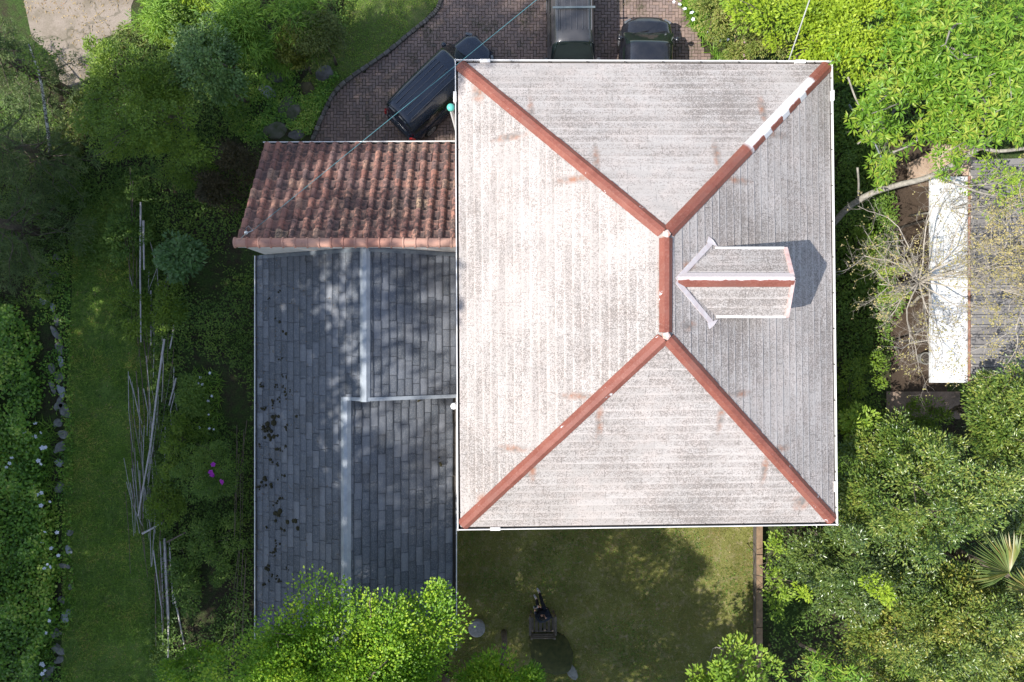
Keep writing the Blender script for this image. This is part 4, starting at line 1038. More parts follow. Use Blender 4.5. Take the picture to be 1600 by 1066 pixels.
CANE = simple('old_cane', (.56, .52, .50), (.36, .33, .31), 9, .8); CANEB = simple('brown_cane', (.22, .17, .13), (.12, .09, .07), 9, .85)
def cane(pts, r, mat, label, group='old canes lying along the grass path', z=.18):
    P3 = [P(x, y, 0) + Vector((0, 0, z + .04*i)) for i, (x, y) in enumerate(pts)]
    m = MB(); n = 12; out = []; rad = []
    for i in range(n + 1):
        f = i / n * (len(P3) - 1); k = min(int(f), len(P3) - 2); out.append(P3[k].lerp(P3[k+1], f - k)); rad.append(r * (1 - .35*i/n) * (1.12 if i % 2 else 1))
    m.tube(out, rad, 7); tag(m.build('bamboo_cane', mat, None, smooth=True), label, 'cane', group)
cane([(236, 322), (236, 430), (238, 535)], .034, CANE, 'long pale cane, upper and longest of the straight pair above the shrub', z=.75)
cane([(240, 350), (242, 425)], .042, CANE, 'thick short pale cane lying against the longest upper cane', z=.75)
cane([(242, 455), (243, 540)], .035, CANE, 'thin pale cane continuing below the thick short cane', z=.3)
cane([(288, 476), (282, 508), (276, 545)], .035, CANE, 'pale cane tip slanting up beside the leafy shrub', z=.45)
cane([(277, 530), (268, 600), (258, 690), (246, 760), (241, 795)], .038, CANE, 'longest curved pale cane bowed towards the magenta bush', z=1.0)
cane([(283, 590), (273, 632)], .035, CANE, 'short grey cane near the white lily flowers', z=.4)
cane([(263, 838), (267, 900), (271, 960), (271, 1020)], .042, CANE, 'thickest pale cane in the lower bundle', z=.3)
cane([(276, 920), (285, 955), (297, 1012)], .035, CANE, 'thin cane slanting away from the lower bundle towards the tree', z=.3)
cane([(232, 829), (264, 812)], .04, CANE, 'broken cane end lying crosswise between the two bundles', z=.45)
cane([(270, 842), (300, 826)], .035, CANEB, 'brown stick lying crosswise at top of lower bundle', z=.45)
for i in range(70):
    top = rs.uniform(380, 790); x = 203 + rs.uniform(-2, 78); ln = rs.uniform(50, 150)
    mid = 238 + (x - 232) * rs.uniform(.2, .95) + rs.normal() * 5
    cane([(x, top), ((x+mid)/2 + rs.normal()*3, top + ln*.5), (mid, top + ln)], rs.uniform(.007, .019), CANE if rs.random() < .6 else CANEB, 'thin dry cane in the tangled heap beside grass path', 'thin canes in the tangled heap', z=rs.uniform(.08, .45))
for i in range(16):
    x = 250 + rs.uniform(-4, 22); top = rs.uniform(838, 900); cane([(x, top), (x + 4 + rs.normal()*3, top + rs.uniform(60, 120))], rs.uniform(.014, .028), CANE if rs.random() < .7 else CANEB, 'thin dry cane in the lower bundle of canes', 'thin canes in the lower bundle', z=rs.uniform(.1, .4))
for i in range(14):
    x = 384 + rs.uniform(-6, 12); top = rs.uniform(580, 900); cane([(x, top), (x - rs.uniform(0, 8), top + rs.uniform(60, 150))], rs.uniform(.008, .014), CANEB, 'thin brown stem standing along the slate wing', 'brown stems beside the slate wing', z=rs.uniform(.2, .9))
for i in range(9):
    x = 209 + rs.uniform(-4, 12); top = rs.uniform(250, 420); cane([(x, top), (x + rs.normal()*4, top + rs.uniform(50, 120))], rs.uniform(.009, .016), CANEB, 'thin brown stem upright in weeds by the long canes', 'brown stems by the long canes', z=rs.uniform(.2, .6))

# timber edging and garden wall at the side of the lawn
gw = thing('garden_wall', 'low brown timber topped wall between lawn and dark evergreen bushes', 'wall', tuple(P(1187, 900)))
m = MB(); xw = P(1187, 900, .5).x
for ya, yb2 in ((815, 866), (867.5, 920), (921.5, 980), (981.5, 1080)):
    pa, pb = P(1187, ya, .5), P(1187, yb2, .5); m.box((xw - .11, pb.y, .46), (xw + .11, pa.y, .52))
m.build('coping', simple('brown_timber', (.30, .20, .12), (.17, .11, .07), 5, .9, bump=.5, isl=.25), gw)
m = MB(); m.box((xw - .08, P(0, 1080, .4).y, 0), (xw + .08, P(0, 815, .4).y, .46)); m.build('wall_base', simple('dark_block', (.12, .10, .085), (.07, .06, .05), 6, .95), gw)

# overhead cables
def cable(name, pts, r, label, mat, sag=.25):
    m = MB(); out = []
    for a_, b_ in zip(pts[:-1], pts[1:]):
        a_, b_ = Vector(a_), Vector(b_)
        for i in range(16): u = i/16; out.append(a_.lerp(b_, u) - Vector((0, 0, sag*4*u*(1-u))))
    out.append(Vector(pts[-1])); m.tube(out, r, 6); return tag(m.build(name, mat, None, smooth=True), label, 'cable')
CAB = simple('teal_cable', (.09, .25, .28), (.07, .19, .22), 5, .4); CABW = simple('pale_cable', (.42, .42, .40), (.33, .33, .31), 5, .5)
pa = P(385, 365, 5.2); dirc = P(838, 0, 6.4) - P(395, 360, 5.3); e1 = P(395, 360, 5.3)
cable('overhead_cable', [tuple(e1), tuple(e1 + dirc*1.35)], .008, 'teal overhead cable running from clay ridge end across the navy van', CAB, .0)
br = thing('cable_bracket', 'small metal cable bracket with white insulator at the clay ridge end', 'bracket', tuple(P(386, 364, 5.0)))
m = MB(); a_ = P(377, 372, 5.15); m.tube([a_, P(384, 365, 5.4), e1], .016, 6); m.tube([P(386, 364, 5.28), P(384, 357, 5.4), P(388, 353, 5.35), e1], .008, 5); m.build('arm', simple('galv', (.4, .42, .42), (.3, .32, .32), 9, .5, metal=.5), br)
m = MB(); m.lathe(P(385.5, 364, 5.28), [(.03, 0), (.055, .03), (.05, .09), (.02, .12)], 10); m.build('insulator', WHITE, br)
f0 = P(1232, 96, 5.0); f1 = P(1265, 0, 6.2); cable('overhead_cable', [tuple(f0), tuple(f0.lerp(f1, 1.5))], .022, 'pale overhead cable crossing the yellow green trees to the roof edge', CABW, .0)
cp = pxpoly([(1303, 180), (1318, 205), (1335, 225), (1345, 245), (1352, 262)]); cable('hose', [(p[0], p[1], 1.2) for p in cp], .03, 'thin grey pipe curving in shade beside the pale roof', simple('grey_pipe', (.2, .22, .23), (.15, .17, .18), 5, .6), .0)
# ================================================================== TREES AND PLANTS
BRIGHT = leafmat('bright_leaf', [(0.093, 0.208, 0.016), (0.152, 0.309, 0.023), (0.245, 0.415, 0.032), (0.427, 0.555, 0.045)], .45, .34)
SPRING = leafmat('spring_leaf', [(0.140, 0.253, 0.029), (0.248, 0.380, 0.043), (0.387, 0.481, 0.066)], .45, .34)
EVERG = leafmat('evergreen_leaf', [(0.051, 0.105, 0.020), (0.104, 0.174, 0.030), (0.186, 0.253, 0.042), (0.330, 0.348, 0.072)], .33, .2, .6)
EVERGD = leafmat('dark_evergreen_leaf', [(0.057, 0.102, 0.025), (0.100, 0.157, 0.032), (0.179, 0.225, 0.043)], .30, .16, .65)
EVERGO = leafmat('olive_evergreen_leaf', [(0.052, 0.099, 0.017), (0.124, 0.186, 0.030), (0.207, 0.259, 0.045), (0.374, 0.342, 0.068)], .34, .2, .55)
GLOSSY = leafmat('long_glossy_leaf', [(0.084, 0.192, 0.020), (0.148, 0.287, 0.028), (0.239, 0.383, 0.041), (0.393, 0.434, 0.069)], .42, .34, .4)
YELLOW = leafmat('yellow_green_leaf', [(0.175, 0.275, 0.020), (0.297, 0.413, 0.028), (0.432, 0.525, 0.047)], .5, .32)
HEDGE = leafmat('hedge_leaf', [(0.097, 0.159, 0.028), (0.180, 0.238, 0.044), (0.278, 0.305, 0.074), (0.375, 0.330, 0.119)], .5, .25)
BAMB = leafmat('bamboo_leaf', [(0.109, 0.229, 0.033), (0.182, 0.335, 0.040), (0.315, 0.474, 0.065)], .45, .3)
BUSHG = leafmat('bush_leaf', [(0.077, 0.145, 0.015), (0.132, 0.222, 0.020), (0.219, 0.307, 0.030)], .5, .28)
BUSHB = leafmat('blue_green_leaf', [(0.065, 0.130, 0.033), (0.110, 0.202, 0.047), (0.185, 0.288, 0.066)], .42, .18, .45)
GOLD = leafmat('gold_leaf', [(.07, .095, .012), (.12, .145, .018), (.19, .20, .025)], .5, .3)
NEEDLE = leafmat('conifer_needle', [(0.072, 0.121, 0.041), (0.123, 0.188, 0.060), (0.203, 0.257, 0.083)], .5, .2)
SHRUBG = leafmat('pale_green_leaf', [(.055, .125, .03), (.09, .185, .048), (.14, .25, .075)], .42, .2, .45)
IVY = leafmat('ivy_leaf', [(0.065, 0.157, 0.020), (0.125, 0.272, 0.030), (0.226, 0.400, 0.043), (0.420, 0.515, 0.083)], .42, .2, .45)
WEED = leafmat('weed_leaf', [(0.058, 0.120, 0.018), (0.112, 0.204, 0.028), (0.200, 0.299, 0.045)], .5, .25)
BROWNL = leafmat('bronze_leaf', [(0.040, 0.036, 0.014), (0.066, 0.054, 0.020), (0.092, 0.068, 0.029)], .5, .2)
GRASSM = leafmat('grass_blade', [(0.078, 0.096, 0.020), (0.146, 0.166, 0.030), (0.246, 0.236, 0.048), (0.381, 0.245, 0.096)], .6, .2)
STRAW = leafmat('straw_leaf', [(.28, .20, .10), (.40, .29, .14), (.50, .38, .18), (.33, .16, .06)], .8, .1)
BUD = leafmat('yellow_bud', [(.30, .28, .08), (.44, .38, .15), (.52, .42, .22)], .6, .3)

def k_(z): return (H - z) / F
def ctree(name, label, cat, px, py, z, rx, ry, rz, *a, base=None, **kw):
    """crown centre (px, py at height z), radii: pixels, pixels, metres"""
    c = P(px, py, z); b = base or (c.x, c.y, 0); return tree(name, label, cat, b, tuple(c), (rx*k_(z), ry*k_(z), rz), *a, **kw)

# --- bottom
ctree('broadleaf_tree', 'big bright green broadleaf tree spreading over the slate roof at bottom', 'tree', 552, 1082, 6.8, 215, 185, 2.0, (.09, .062), BRIGHT, 1,
      nclump=215, per=330, size=.66, r0=.24, rough=.3, rmin=.45, zmin=-.25, up=1.0, nlimb=16, inner=.15, droop=.0, spread=.65, jit=.35)
ctree('broadleaf_tree', 'lower bright green tree between the slate wing and mossy mound', 'tree', 785, 1078, 4.4, 60, 56, 1.0, (.12, .065), BRIGHT, 2,
      nclump=60, per=140, size=.42, r0=.12, rough=.3, rmin=.4)
ctree('broadleaf_tree', 'sparse light green tree with pale clusters at bottom of the lawn', 'tree', 1122, 1078, 4.6, 88, 46, 1.1, (.15, .085), SPRING, 3,
      nclump=46, per=85, size=.36, r0=.09, rough=.4, rmin=.3, inner=.05, bark=GREYBARK, nlimb=14, base=(6.6, -14.0, 0))
ctree('broadleaf_tree', 'feathery mid green tree at bottom edge below the evergreens', 'tree', 1330, 1085, 4.6, 105, 50, 1.0, (.26, .05), GLOSSY, 4,
      nclump=24, size=.55, r0=.09, rough=.2, whorl=(9, 7))
# --- right hand evergreens
ev = [('dark glossy evergreen tree closest to the lower right roof corner', 1335, 875, 3.6, 118, 74, 2.0, EVERGD, 120, 10),
      ('broad olive evergreen tree, lowest and largest of those beside the lawn', 1400, 990, 3.6, 122, 88, 2.1, EVERGO, 125, 11),
      ('evergreen tree with yellowish tips around and left of the fan palm', 1500, 960, 4.2, 115, 105, 2.2, EVERGO, 130, 12),
      ('evergreen tree with twiggy grey brown patches, just right of the pale roof', 1415, 778, 3.8, 114, 78, 2.0, EVERG, 150, 13),
      ('evergreen tree peaked towards the brick path, right of the pale roof', 1400, 700, 3.2, 62, 58, 1.7, EVERG, 60, 14),
      ('tall evergreen tree at the right edge below the grey roof', 1572, 660, 4.0, 68, 76, 2.2, EVERG, 130, 15),
      ('dark evergreen tree at the right edge above the fan palm', 1580, 800, 3.2, 80, 70, 1.6, EVERGD, 70, 16),
      ('olive evergreen tree in the bottom right corner', 1570, 1060, 3.8, 100, 62, 1.8, EVERGO, 90, 17)]
for lb, px, py, z, rx, ry, rz, m, n, sd in ev:
    ctree('evergreen_tree', lb, 'tree', px, py, z, rx, ry, rz, (.11, .052), m, sd, nclump=int(n*1.15), per=150, size=.40, r0=.13, rough=.34, rmin=.45, zmin=-.2,
          group='evergreen trees beside the house', jit=.45, spread=1.0, inner=.15)
ctree('sapling', 'lime green sapling squeezed between the timber edge and dark evergreen', 'sapling', 1212, 905, 2.0, 14, 56, .7, (.11, .06), SPRING, 18, nclump=13, per=70, size=.24, r0=.03, rough=.3)
ctree('sapling', 'lime green sprouting shoot poking through the olive evergreens', 'sapling', 1375, 922, 5.75, 18, 13, .3, (.10, .055), YELLOW, 19, nclump=12, per=40, size=.16, r0=.02, rough=.5)
ctree('sapling', 'small lime green shoot at left end of the evergreen crowns', 'sapling', 1256, 925, 5.2, 10, 12, .25, (.10, .05), YELLOW, 20, nclump=6, per=30, size=.13, r0=.015, rough=.5)
ctree('sapling', 'bright green sapling against the right side of the pale roof', 'sapling', 1328, 665, 2.6, 24, 20, .7, (.15, .075), SPRING, 22, nclump=10, per=60, size=.28, r0=.03)
ctree('bronze_shrub', 'reddish bronze shrub along the lower edge of the grey roof', 'shrub', 1535, 586, 2.4, 42, 10, .6, (.10, .045), BROWNL, 23, nclump=14, per=70, size=.2, r0=.03)
# --- fan palms
def palm(px, py, z, seed, label, nf, R, spread, a0):
    rs = np.random.default_rng(seed); c = P(px, py, z); t = thing('fan_palm', label, 'palm', (c.x, c.y, 0), 'fan palms at the right edge')
    m = MB(); m.tube([(c.x, c.y, 0), (c.x + .03, c.y, z*.5), (c.x, c.y, z - .1)], [.12, .11, .09], 9); m.build('trunk', BARK, t, smooth=True)
    for f in range(nf):
        az = a0 + spread * (f / max(1, nf - 1) - .5); el = rs.uniform(-.05, .35); h = Vector((c.x + .35*math.cos(az), c.y + .35*math.sin(az), z + .1 + .3*el))
        n = 34; ang = np.linspace(-1.15, 1.15, n) + az + rs.normal(size=n)*.02; d = np.stack([np.cos(ang), np.sin(ang), .12 + .2*np.cos(ang - az) * el + rs.normal(size=n)*.03], 1)
        nr = np.tile([0, 0, 1.], (n, 1)) + np.stack([-np.sin(ang), np.cos(ang), 0*ang], 1) * .5
        me = leaf_mesh('frond', np.tile(np.array(h), (n, 1)), d, nr, R * rs.uniform(.85, 1.05, n) * (1 - .12*np.abs(ang - az)), .075, .3, .12, .55)
        fr = link_mesh('frond', me, leafmat('palm_leaf', [(.08, .13, .035), (.13, .19, .05), (.20, .24, .075), (.34, .25, .09)], .4, .2, .5), t)
        m = MB(); m.tube([(c.x, c.y, z - .05), tuple(h)], [.025, .015], 6); m.build('frond_stalk', SPRING, fr)
palm(1584, 903, 5.6, 31, 'fan palm with one big open frond among the evergreens', 1, 1.5, 0, 2.45)
palm(1618, 930, 5.4, 32, 'fan palm half cut by the right edge of the picture', 3, 1.0, 3.0, 2.6)
# --- top right
ctree('glossy_tree', 'big tree with long glossy leaves in whorls over the neighbouring porch', 'tree', 1505, 98, 6.0, 158, 128, 2.2, (.225, .058), GLOSSY, 41,
      nclump=185, size=.55, r0=.2, whorl=(10, 11), rough=.36, rmin=.15, zmin=-.1, base=tuple(P(1560, 190, 0)), bark=GREYBARK, nlimb=18)
for i, (px, py, lb) in enumerate(((1352, 268, 'lowest leafy bough of the long leaved tree, over bare brown yard'), (1372, 236, 'leafy bough hanging just above the lowest one'), (1340, 150, 'leafy bough reaching from the glossy tree to the roof corner'))):
    pass
ctree('glossy_tree', 'lone outlying boughs with long glossy leaves beside pale roof corner', 'tree', 1362, 205, 4.6, 42, 70, .9, (.24, .062), GLOSSY, 42, nclump=15, size=.36, r0=.06, whorl=(10, 6), rough=.2, rmin=.3, bark=GREYBARK, nlimb=14, base=tuple(P(1400, 170, 0)))
ctree('yellow_tree', 'yellow green tree behind the cable at the top right roof corner', 'tree', 1300, 40, 4.6, 95, 78, 1.8, (.12, .07), YELLOW, 43, nclump=80, per=150, size=.42, r0=.13, rough=.34, zmin=-.1, inner=.15)
ctree('yellow_tree', 'fresh green tree at the top edge between two yellow green crowns', 'tree', 1205, 2, 4.2, 60, 40, 1.2, (.14, .07), SPRING, 44, nclump=36, per=110, size=.42, r0=.09, rough=.2, inner=.2)
ctree('hedge_shrub', 'olive twiggy shrub in front of the pale roof, right of the lilies', 'shrub', 1195, 62, 2.0, 52, 36, 1.1, (.085, .042), HEDGE, 45, nclump=52, per=120, size=.3, r0=.06, jit=.5)
ctree('hedge_shrub', 'light green shrub at the top edge beside brick driveway', 'shrub', 1128, 14, 1.8, 48, 34, 1.0, (.10, .05), HEDGE, 46, nclump=46, per=120, size=.3, r0=.06)
ctree('hedge_shrub', 'low shrub with pink flowers touching the pale roof gutter', 'shrub', 1160, 82, 1.2, 30, 20, .6, (.08, .04), HEDGE, 47, nclump=18, per=90, size=.22, r0=.03)
def flowers(parent, spots, z, r, mat, seed, n=5, name='flower'):
    rs = np.random.default_rng(seed); proto = None; b = base_of(parent)
    for px, py in spots:
        if proto is None:
            m = MB()
            for k in range(n):
                a = 2*math.pi*k/n; d = Vector((math.cos(a), math.sin(a), .15)); s = Vector((-math.sin(a), math.cos(a), 0))
                m.add([Vector((0, 0, 0)), d*r*.6 + s*r*.4 + Vector((0, 0, .01)), d*r, d*r*.6 - s*r*.4 + Vector((0, 0, .01))], [(0, 3, 2, 1)])
            m.lathe((0, 0, 0), [(r*.2, 0), (r*.15, r*.2), (.003, r*.25)], 6)
            o = m.build(name, mat, parent, local=True); proto = o
        else:
            o = proto.copy(); COL.objects.link(o); o.parent = parent
        p = P(px, py, z); o.location = p - b; o.rotation_euler = (rs.normal()*.35, rs.normal()*.35, rs.uniform(0, 6)); s = rs.uniform(.75, 1.25); o.scale = (s, s, s)
PETALW = simple('white_petal', (.75, .76, .80), (.62, .64, .70), 20, .7); PETALP = simple('magenta_petal', (.45, .03, .42), (.30, .02, .30), 20, .6); PETALK = simple('pink_petal', (.60, .34, .52), (.50, .24, .44), 20, .6)
def strap_plant(name, label, cat, poly, n, L, W, mat, seed, spots, z, r=.075, petal=PETALW, group=None, hgt=.1):
    c = np.mean(np.array(poly), 0); t = thing(name, label, cat, (c[0], c[1], 0), group)
    scatter('foliage', None, poly, n, (L, W), mat, seed, hgt=hgt, lift=.35, parent=t, clump=2.0, thr=-.7)
    flowers(t, spots, z, r, petal, seed); return t
strap_plant('flowering_lily', 'strappy lilies with white flowers lining the sunny brick driveway', 'flowers', pxpoly([(1062, -10), (1100, 0), (1125, 50), (1150, 95), (1118, 98), (1098, 62), (1078, 30)]), 1500, .38, .035, BAMB, 51,
            [(1053, 3), (1062, 7), (1070, 14), (1081, 20), (1083, 30), (1105, 51), (1127, 53), (1114, 60), (1126, 63), (1137, 62), (1134, 88), (1125, 95)], .62, .075)
hs = [o for o in COL.objects if o.name.startswith('hedge_shrub') and o.get('label', '').startswith('low shrub')][0]
flowers(hs, [(1164, 66), (1172, 67), (1162, 87), (1165, 95), (1180, 96)], 1.75, .07, PETALK, 52)
for a_ in ((1160, 130, 140, 'hedge'),): pass
scatter('ground_cover', 'dense low greenery under the shrubs at top right', pxpoly([(1075, -60), (1700, -60), (1700, 230), (1540, 230), (1380, 215), (1310, 330), (1310, 90), (1160, 96), (1110, 70)]), 16000, (.16, .08), WEED, 53, hgt=.6, clump=.6, thr=-1.2, mound=.3)
# --- bare branching tree with yellow buds, and the old limb behind it
def bare_tree(name, label, base, top, seed, arms, r0, group=None, budmat=BUD, budp=.05):
    rs = np.random.default_rng(seed); t = thing(name, label, 'tree', tuple(base), group); m = MB(); tips = []
    def grow(p, d, L, r, depth):
        n = 5; pts = [p]; dd = np.array(d, float)
        for i in range(n):
            dd = dd + rs.normal(size=3) * .17 + np.array([0, 0, .02]); dd /= np.linalg.norm(dd); pts.append(pts[-1] + dd * L / n)
        m.tube(pts, [r * (1 - .62*i/n) for i in range(n+1)], 6 if depth < 2 else 4)
        for q in pts[1:]:
            if depth >= 1:
                if depth >= 2 and rs.random() < budp: tips.append((q + rs.normal(size=3) * .025, dd))
        if depth < 3:
            for _ in range((6, 6, 5)[depth]):
                i = rs.integers(1, n + 1); s = rs.normal(size=3); s -= dd * s.dot(dd); s /= np.linalg.norm(s); s[2] *= .55
                nd = dd * .7 + s * .85; grow(pts[i], nd / np.linalg.norm(nd), L * rs.uniform(.38, .62), r * .42, depth + 1)
    base = np.array(base, float); top = np.array(top, float); m.tube(bent(base, top, rs, .04, 4), [r0, r0*.92, r0*.85, r0*.75, r0*.6], 8)
    for (px, py, z) in arms:
        e = np.array(P(px, py, z)); d = e - top; L = np.linalg.norm(d); grow(top + d * .02, d / L, L, r0 * .42, 0)
    m.build('trunk', simple('pale_twig', (.46, .41, .34), (.30, .26, .21), 10, .9), t, smooth=True)
    pos = np.array([q for q, _ in tips]); dr = np.array([d for _, d in tips]); pos = np.repeat(pos, 3, 0); dr = np.repeat(dr, 3, 0); N = len(pos)
    link_mesh('crown', leaf_mesh('crown', pos + rs.normal(size=(N, 3)) * .035, rs.normal(size=(N, 3)) + np.array([0, 0, .2]), rs.normal(size=(N, 3)) * .4 + np.array([0, 0, 1.]), .06 * rs.uniform(.6, 1.3, N), .042), budmat, t)
    return t
bare_tree('bare_tree', 'nearly bare tree with thin pale twigs and yellow buds over white canopy', P(1428, 470, 0), P(1436, 440, 4.2), 61,
          [(1392, 335, 5.0), (1362, 372, 4.6), (1350, 470, 4.4), (1375, 545, 4.4), (1440, 300, 5.4), (1480, 370, 5.4), (1545, 420, 5.6), (1560, 470, 5.4), (1550, 330, 5.8), (1500, 500, 5.0), (1460, 560, 4.4), (1590, 380, 5.6), (1425, 395, 5.2), (1400, 500, 4.6), (1380, 420, 4.8), (1500, 430, 5.4), (1470, 520, 4.8)], .07)
bare_tree('bare_tree', 'sparse twiggy tree with dense amber buds in front of grey roof', P(1640, 440, 0), P(1625, 420, 4.6), 62,
          [(1530, 360, 5.6), (1520, 420, 5.4), (1530, 470, 5.4), (1560, 310, 5.8), (1570, 520, 5.2), (1580, 260, 5.4), (1600, 380, 6.0)], .08, budp=.32)
for i, (px, py, lb) in enumerate(((1390, 418, 'mossy yellow green cut limb, upper of two under the bare twigs'), (1385, 459, 'mossy yellow green cut limb, lower of two under the bare twigs'))):
    t = thing('mossy_limb', lb, 'branch', tuple(P(px, py, 3.4))); m = MB(); m.tube([P(px + 62, py + 18 - 30*i, 3.6), P(px + 22, py - 6, 3.7), P(px - 14, py + 8, 3.5)], [.075, .085, .09], 9); m.build('wood', GREYBARK, t, smooth=True)
    rs = np.random.default_rng(63 + i); N = 500; u = rs.uniform(0, 1, N)[:, None]; a_ = np.array(P(px + 34, py, 3.7)); b_ = np.array(P(px - 16, py + 8, 3.55)); pos = a_ + (b_ - a_) * u + rs.normal(size=(N, 3)) * np.array([.05, .07, .05]) + np.array([0, 0, .08])
    link_mesh('moss_tuft', leaf_mesh('moss_tuft', pos, rs.normal(size=(N, 3)), rs.normal(size=(N, 3)) * .5 + np.array([0, 0, 1.]), .09, .045), YELLOW, t)
t = thing('leaning_limb', 'long grey limb arching from beside the pale roof to the glossy tree', 'branch', tuple(P(1306, 350, 2.0)))
lp = catmull([P(1300, 352, 1.2), P(1325, 325, 2.2), P(1360, 303, 3.0), P(1400, 290, 3.6), P(1455, 275, 4.4), P(1520, 238, 5.2), P(1560, 208, 5.6), P(1610, 185, 5.8)], 5)
m = MB(); m.tube(lp, [.115 - .0012*i for i in range(len(lp))], 9)
m.tube(catmull([P(1532, 231, 5.25), P(1560, 236, 5.5), P(1600, 232, 5.6), P(1640, 225, 5.6)], 4), [.055]*10 + [.05]*3, 7); m.tube([P(1530, 232, 5.2), P(1536, 210, 5.5), P(1538, 180, 5.8)], [.05, .04, .03], 6)
m.tube(catmull([P(1340, 312, 2.6), P(1342, 290, 3.2), P(1340, 262, 3.8)], 4), .035, 6); m.tube(catmull([P(1460, 275, 4.4), P(1500, 290, 5.0), P(1550, 305, 5.2), P(1620, 310, 5.3)], 4), [.045 - .002*i for i in range(13)], 6)
m.tube(catmull([P(1395, 238, 4.9), P(1420, 228, 5.0), P(1450, 210, 5.2), P(1478, 200, 5.3)], 4), [.035]*13, 6); m.tube([P(1432, 222, 5.0), P(1434, 205, 5.2), P(1440, 180, 5.4)], .022, 5); m.tube(catmull([P(1340, 225, 4.2), P(1354, 212, 4.4), P(1360, 186, 4.7), P(1340, 160, 4.9), P(1325, 120, 5.1)], 4), .03, 6)
m.build('bough', GREYBARK, t, smooth=True)
ctree('glossy_tree', 'loose spring foliage of small tree between grey limb and grey roof', 'tree', 1565, 292, 5.0, 52, 48, .8, (.12, .06), SPRING, 64, nclump=18, per=40, size=.36, r0=.05, rmin=.2, bark=GREYBARK)
# --- shaded growth right of the house
scatter('ground_cover', 'shaded low green undergrowth between pale roof and brown yard', pxpoly([(1295, 100), (1385, 180), (1395, 420), (1385, 600), (1400, 700), (1300, 830), (1295, 830)]), 15000, (.13, .065), WEED, 71, hgt=.5, clump=1.3, thr=-.6, mound=.5)
for i, (px, py, rx, ry, lb) in enumerate(((1335, 600, 40, 50, 'soft dark green shrub in shade right of the pale roof'), (1345, 400, 26, 40, 'shaded shrub under the old grey limb'), (1430, 655, 45, 26, 'deeply shaded shrub between brick path and evergreens'))):
    ctree('shade_shrub', lb, 'shrub', px, py, 1.1, rx, ry, .9, (.10, .045), BUSHG, 72 + i, nclump=24, per=90, size=.3, r0=.03)
scatter('ground_cover', 'dark undergrowth below the evergreens beside the lawn wall', pxpoly([(1192, 815), (1700, 600), (1700, 1120), (1192, 1120)]), 15000, (.12, .06), WEED, 75, hgt=.5, clump=1.0, thr=-1.2, mound=.3)

# --- left side
ctree('round_bush', 'round mid green bush standing in front of the concrete road', 'bush', 232, 165, 3.2, 84, 82, 1.7, (.085, .05), BUSHG, 81, nclump=130, per=140, size=.36, r0=.1, rough=.2, rmin=.6, zmin=-.1)
ctree('round_bush', 'blue green bush, darker and right of the big round bush', 'bush', 336, 112, 3.0, 50, 58, 1.4, (.11, .065), BUSHB, 82, nclump=64, per=100, size=.32, r0=.08, rough=.16, zmin=-.1)
ctree('round_bush', 'olive bush between two bamboo clumps and the round bush', 'bush', 285, 55, 2.6, 34, 30, 1.0, (.085, .045), BUSHG, 83, nclump=30, per=90, size=.28, r0=.06)
ctree('gold_bush', 'yellow tinted bush at the edge of the shaded verge', 'bush', 458, 78, 2.2, 24, 32, 1.0, (.095, .055), GOLD, 84, nclump=26, per=80, size=.25, r0=.05, rough=.3)
ctree('round_bush', 'dark olive bush next to yellow tinted one, touching the verge', 'bush', 498, 58, 2.4, 36, 40, 1.2, (.085, .045), leafmat('dark_bush_leaf', [(0.060, 0.089, 0.019), (0.100, 0.131, 0.027), (0.156, 0.179, 0.039)], .5, .2), 85, nclump=44, per=110, size=.3, r0=.06)
def bamboo(label, px, py, rx, ry, z, n, seed):
    rs = np.random.default_rng(seed); c = P(px, py, z); t = thing('bamboo_clump', label, 'bamboo', (c.x, c.y, 0), 'bamboo clumps by the verge'); m = MB(); cc = []
    for i in range(16):
        a = rs.uniform(0, 6.3); q = rs.uniform(.1, 1); e = np.array([c.x + math.cos(a)*rx*k_(z)*q, c.y + math.sin(a)*ry*k_(z)*q, z*rs.uniform(.75, 1.1)]); s0 = np.array([c.x + rs.normal()*.25, c.y + rs.normal()*.25, 0]); mid = s0*.55 + e*.45 + np.array([0, 0, z*.3]); m.tube([s0, mid, e], [.018, .014, .005], 5)
        for f in np.linspace(.3, 1, n//16): cc.append(mid + (e - mid) * f + rs.normal(size=3) * .22)
    m.build('culms', BAMB, t); cc = np.array(cc); out = unit(cc - np.array([c.x, c.y, z*.4]))
    pos, d, nr, L, W = clump_leaves(rs, cc, out, 26, .22, .26, .034, up=.9, spread=.7, jit=.4, droop=.3, outw=.7)
    link_mesh('leaves', leaf_mesh('leaves', pos, d, nr, L, W, droop=.12), BAMB, t)
bamboo('bamboo clump at the top edge beside the concrete road', 243, 18, 46, 44, 3.4, 128, 91)
bamboo('largest bamboo clump, darker, at the top edge right of the first clump', 372, 30, 62, 62, 3.6, 224, 92)
bamboo('bamboo clump nearest the grass verge', 452, 22, 44, 48, 3.2, 112, 93)
bamboo('small low bamboo sprout above the boulders', 425, 82, 22, 22, 1.8, 48, 94)
ctree('lime_bush', 'sunlit lime green bush at the very top between bamboo clumps', 'bush', 308, 6, 2.2, 26, 20, .8, (.12, .055), YELLOW, 95, nclump=16, per=80, size=.28, r0=.04)
scatter('ground_cover', 'sunlit weedy verge between concrete road and round bush', pxpoly([(195, 40), (240, 45), (262, 70), (240, 95), (190, 110), (150, 150), (130, 250), (70, 260), (110, 160), (160, 110)]), 7000, (.15, .04), leafmat('sunny_weed', [(.07, .12, .025), (.13, .20, .035), (.22, .27, .06), (.30, .24, .12)], .5, .3), 96, hgt=.4, clump=1.6, thr=-.9, lift=.3)
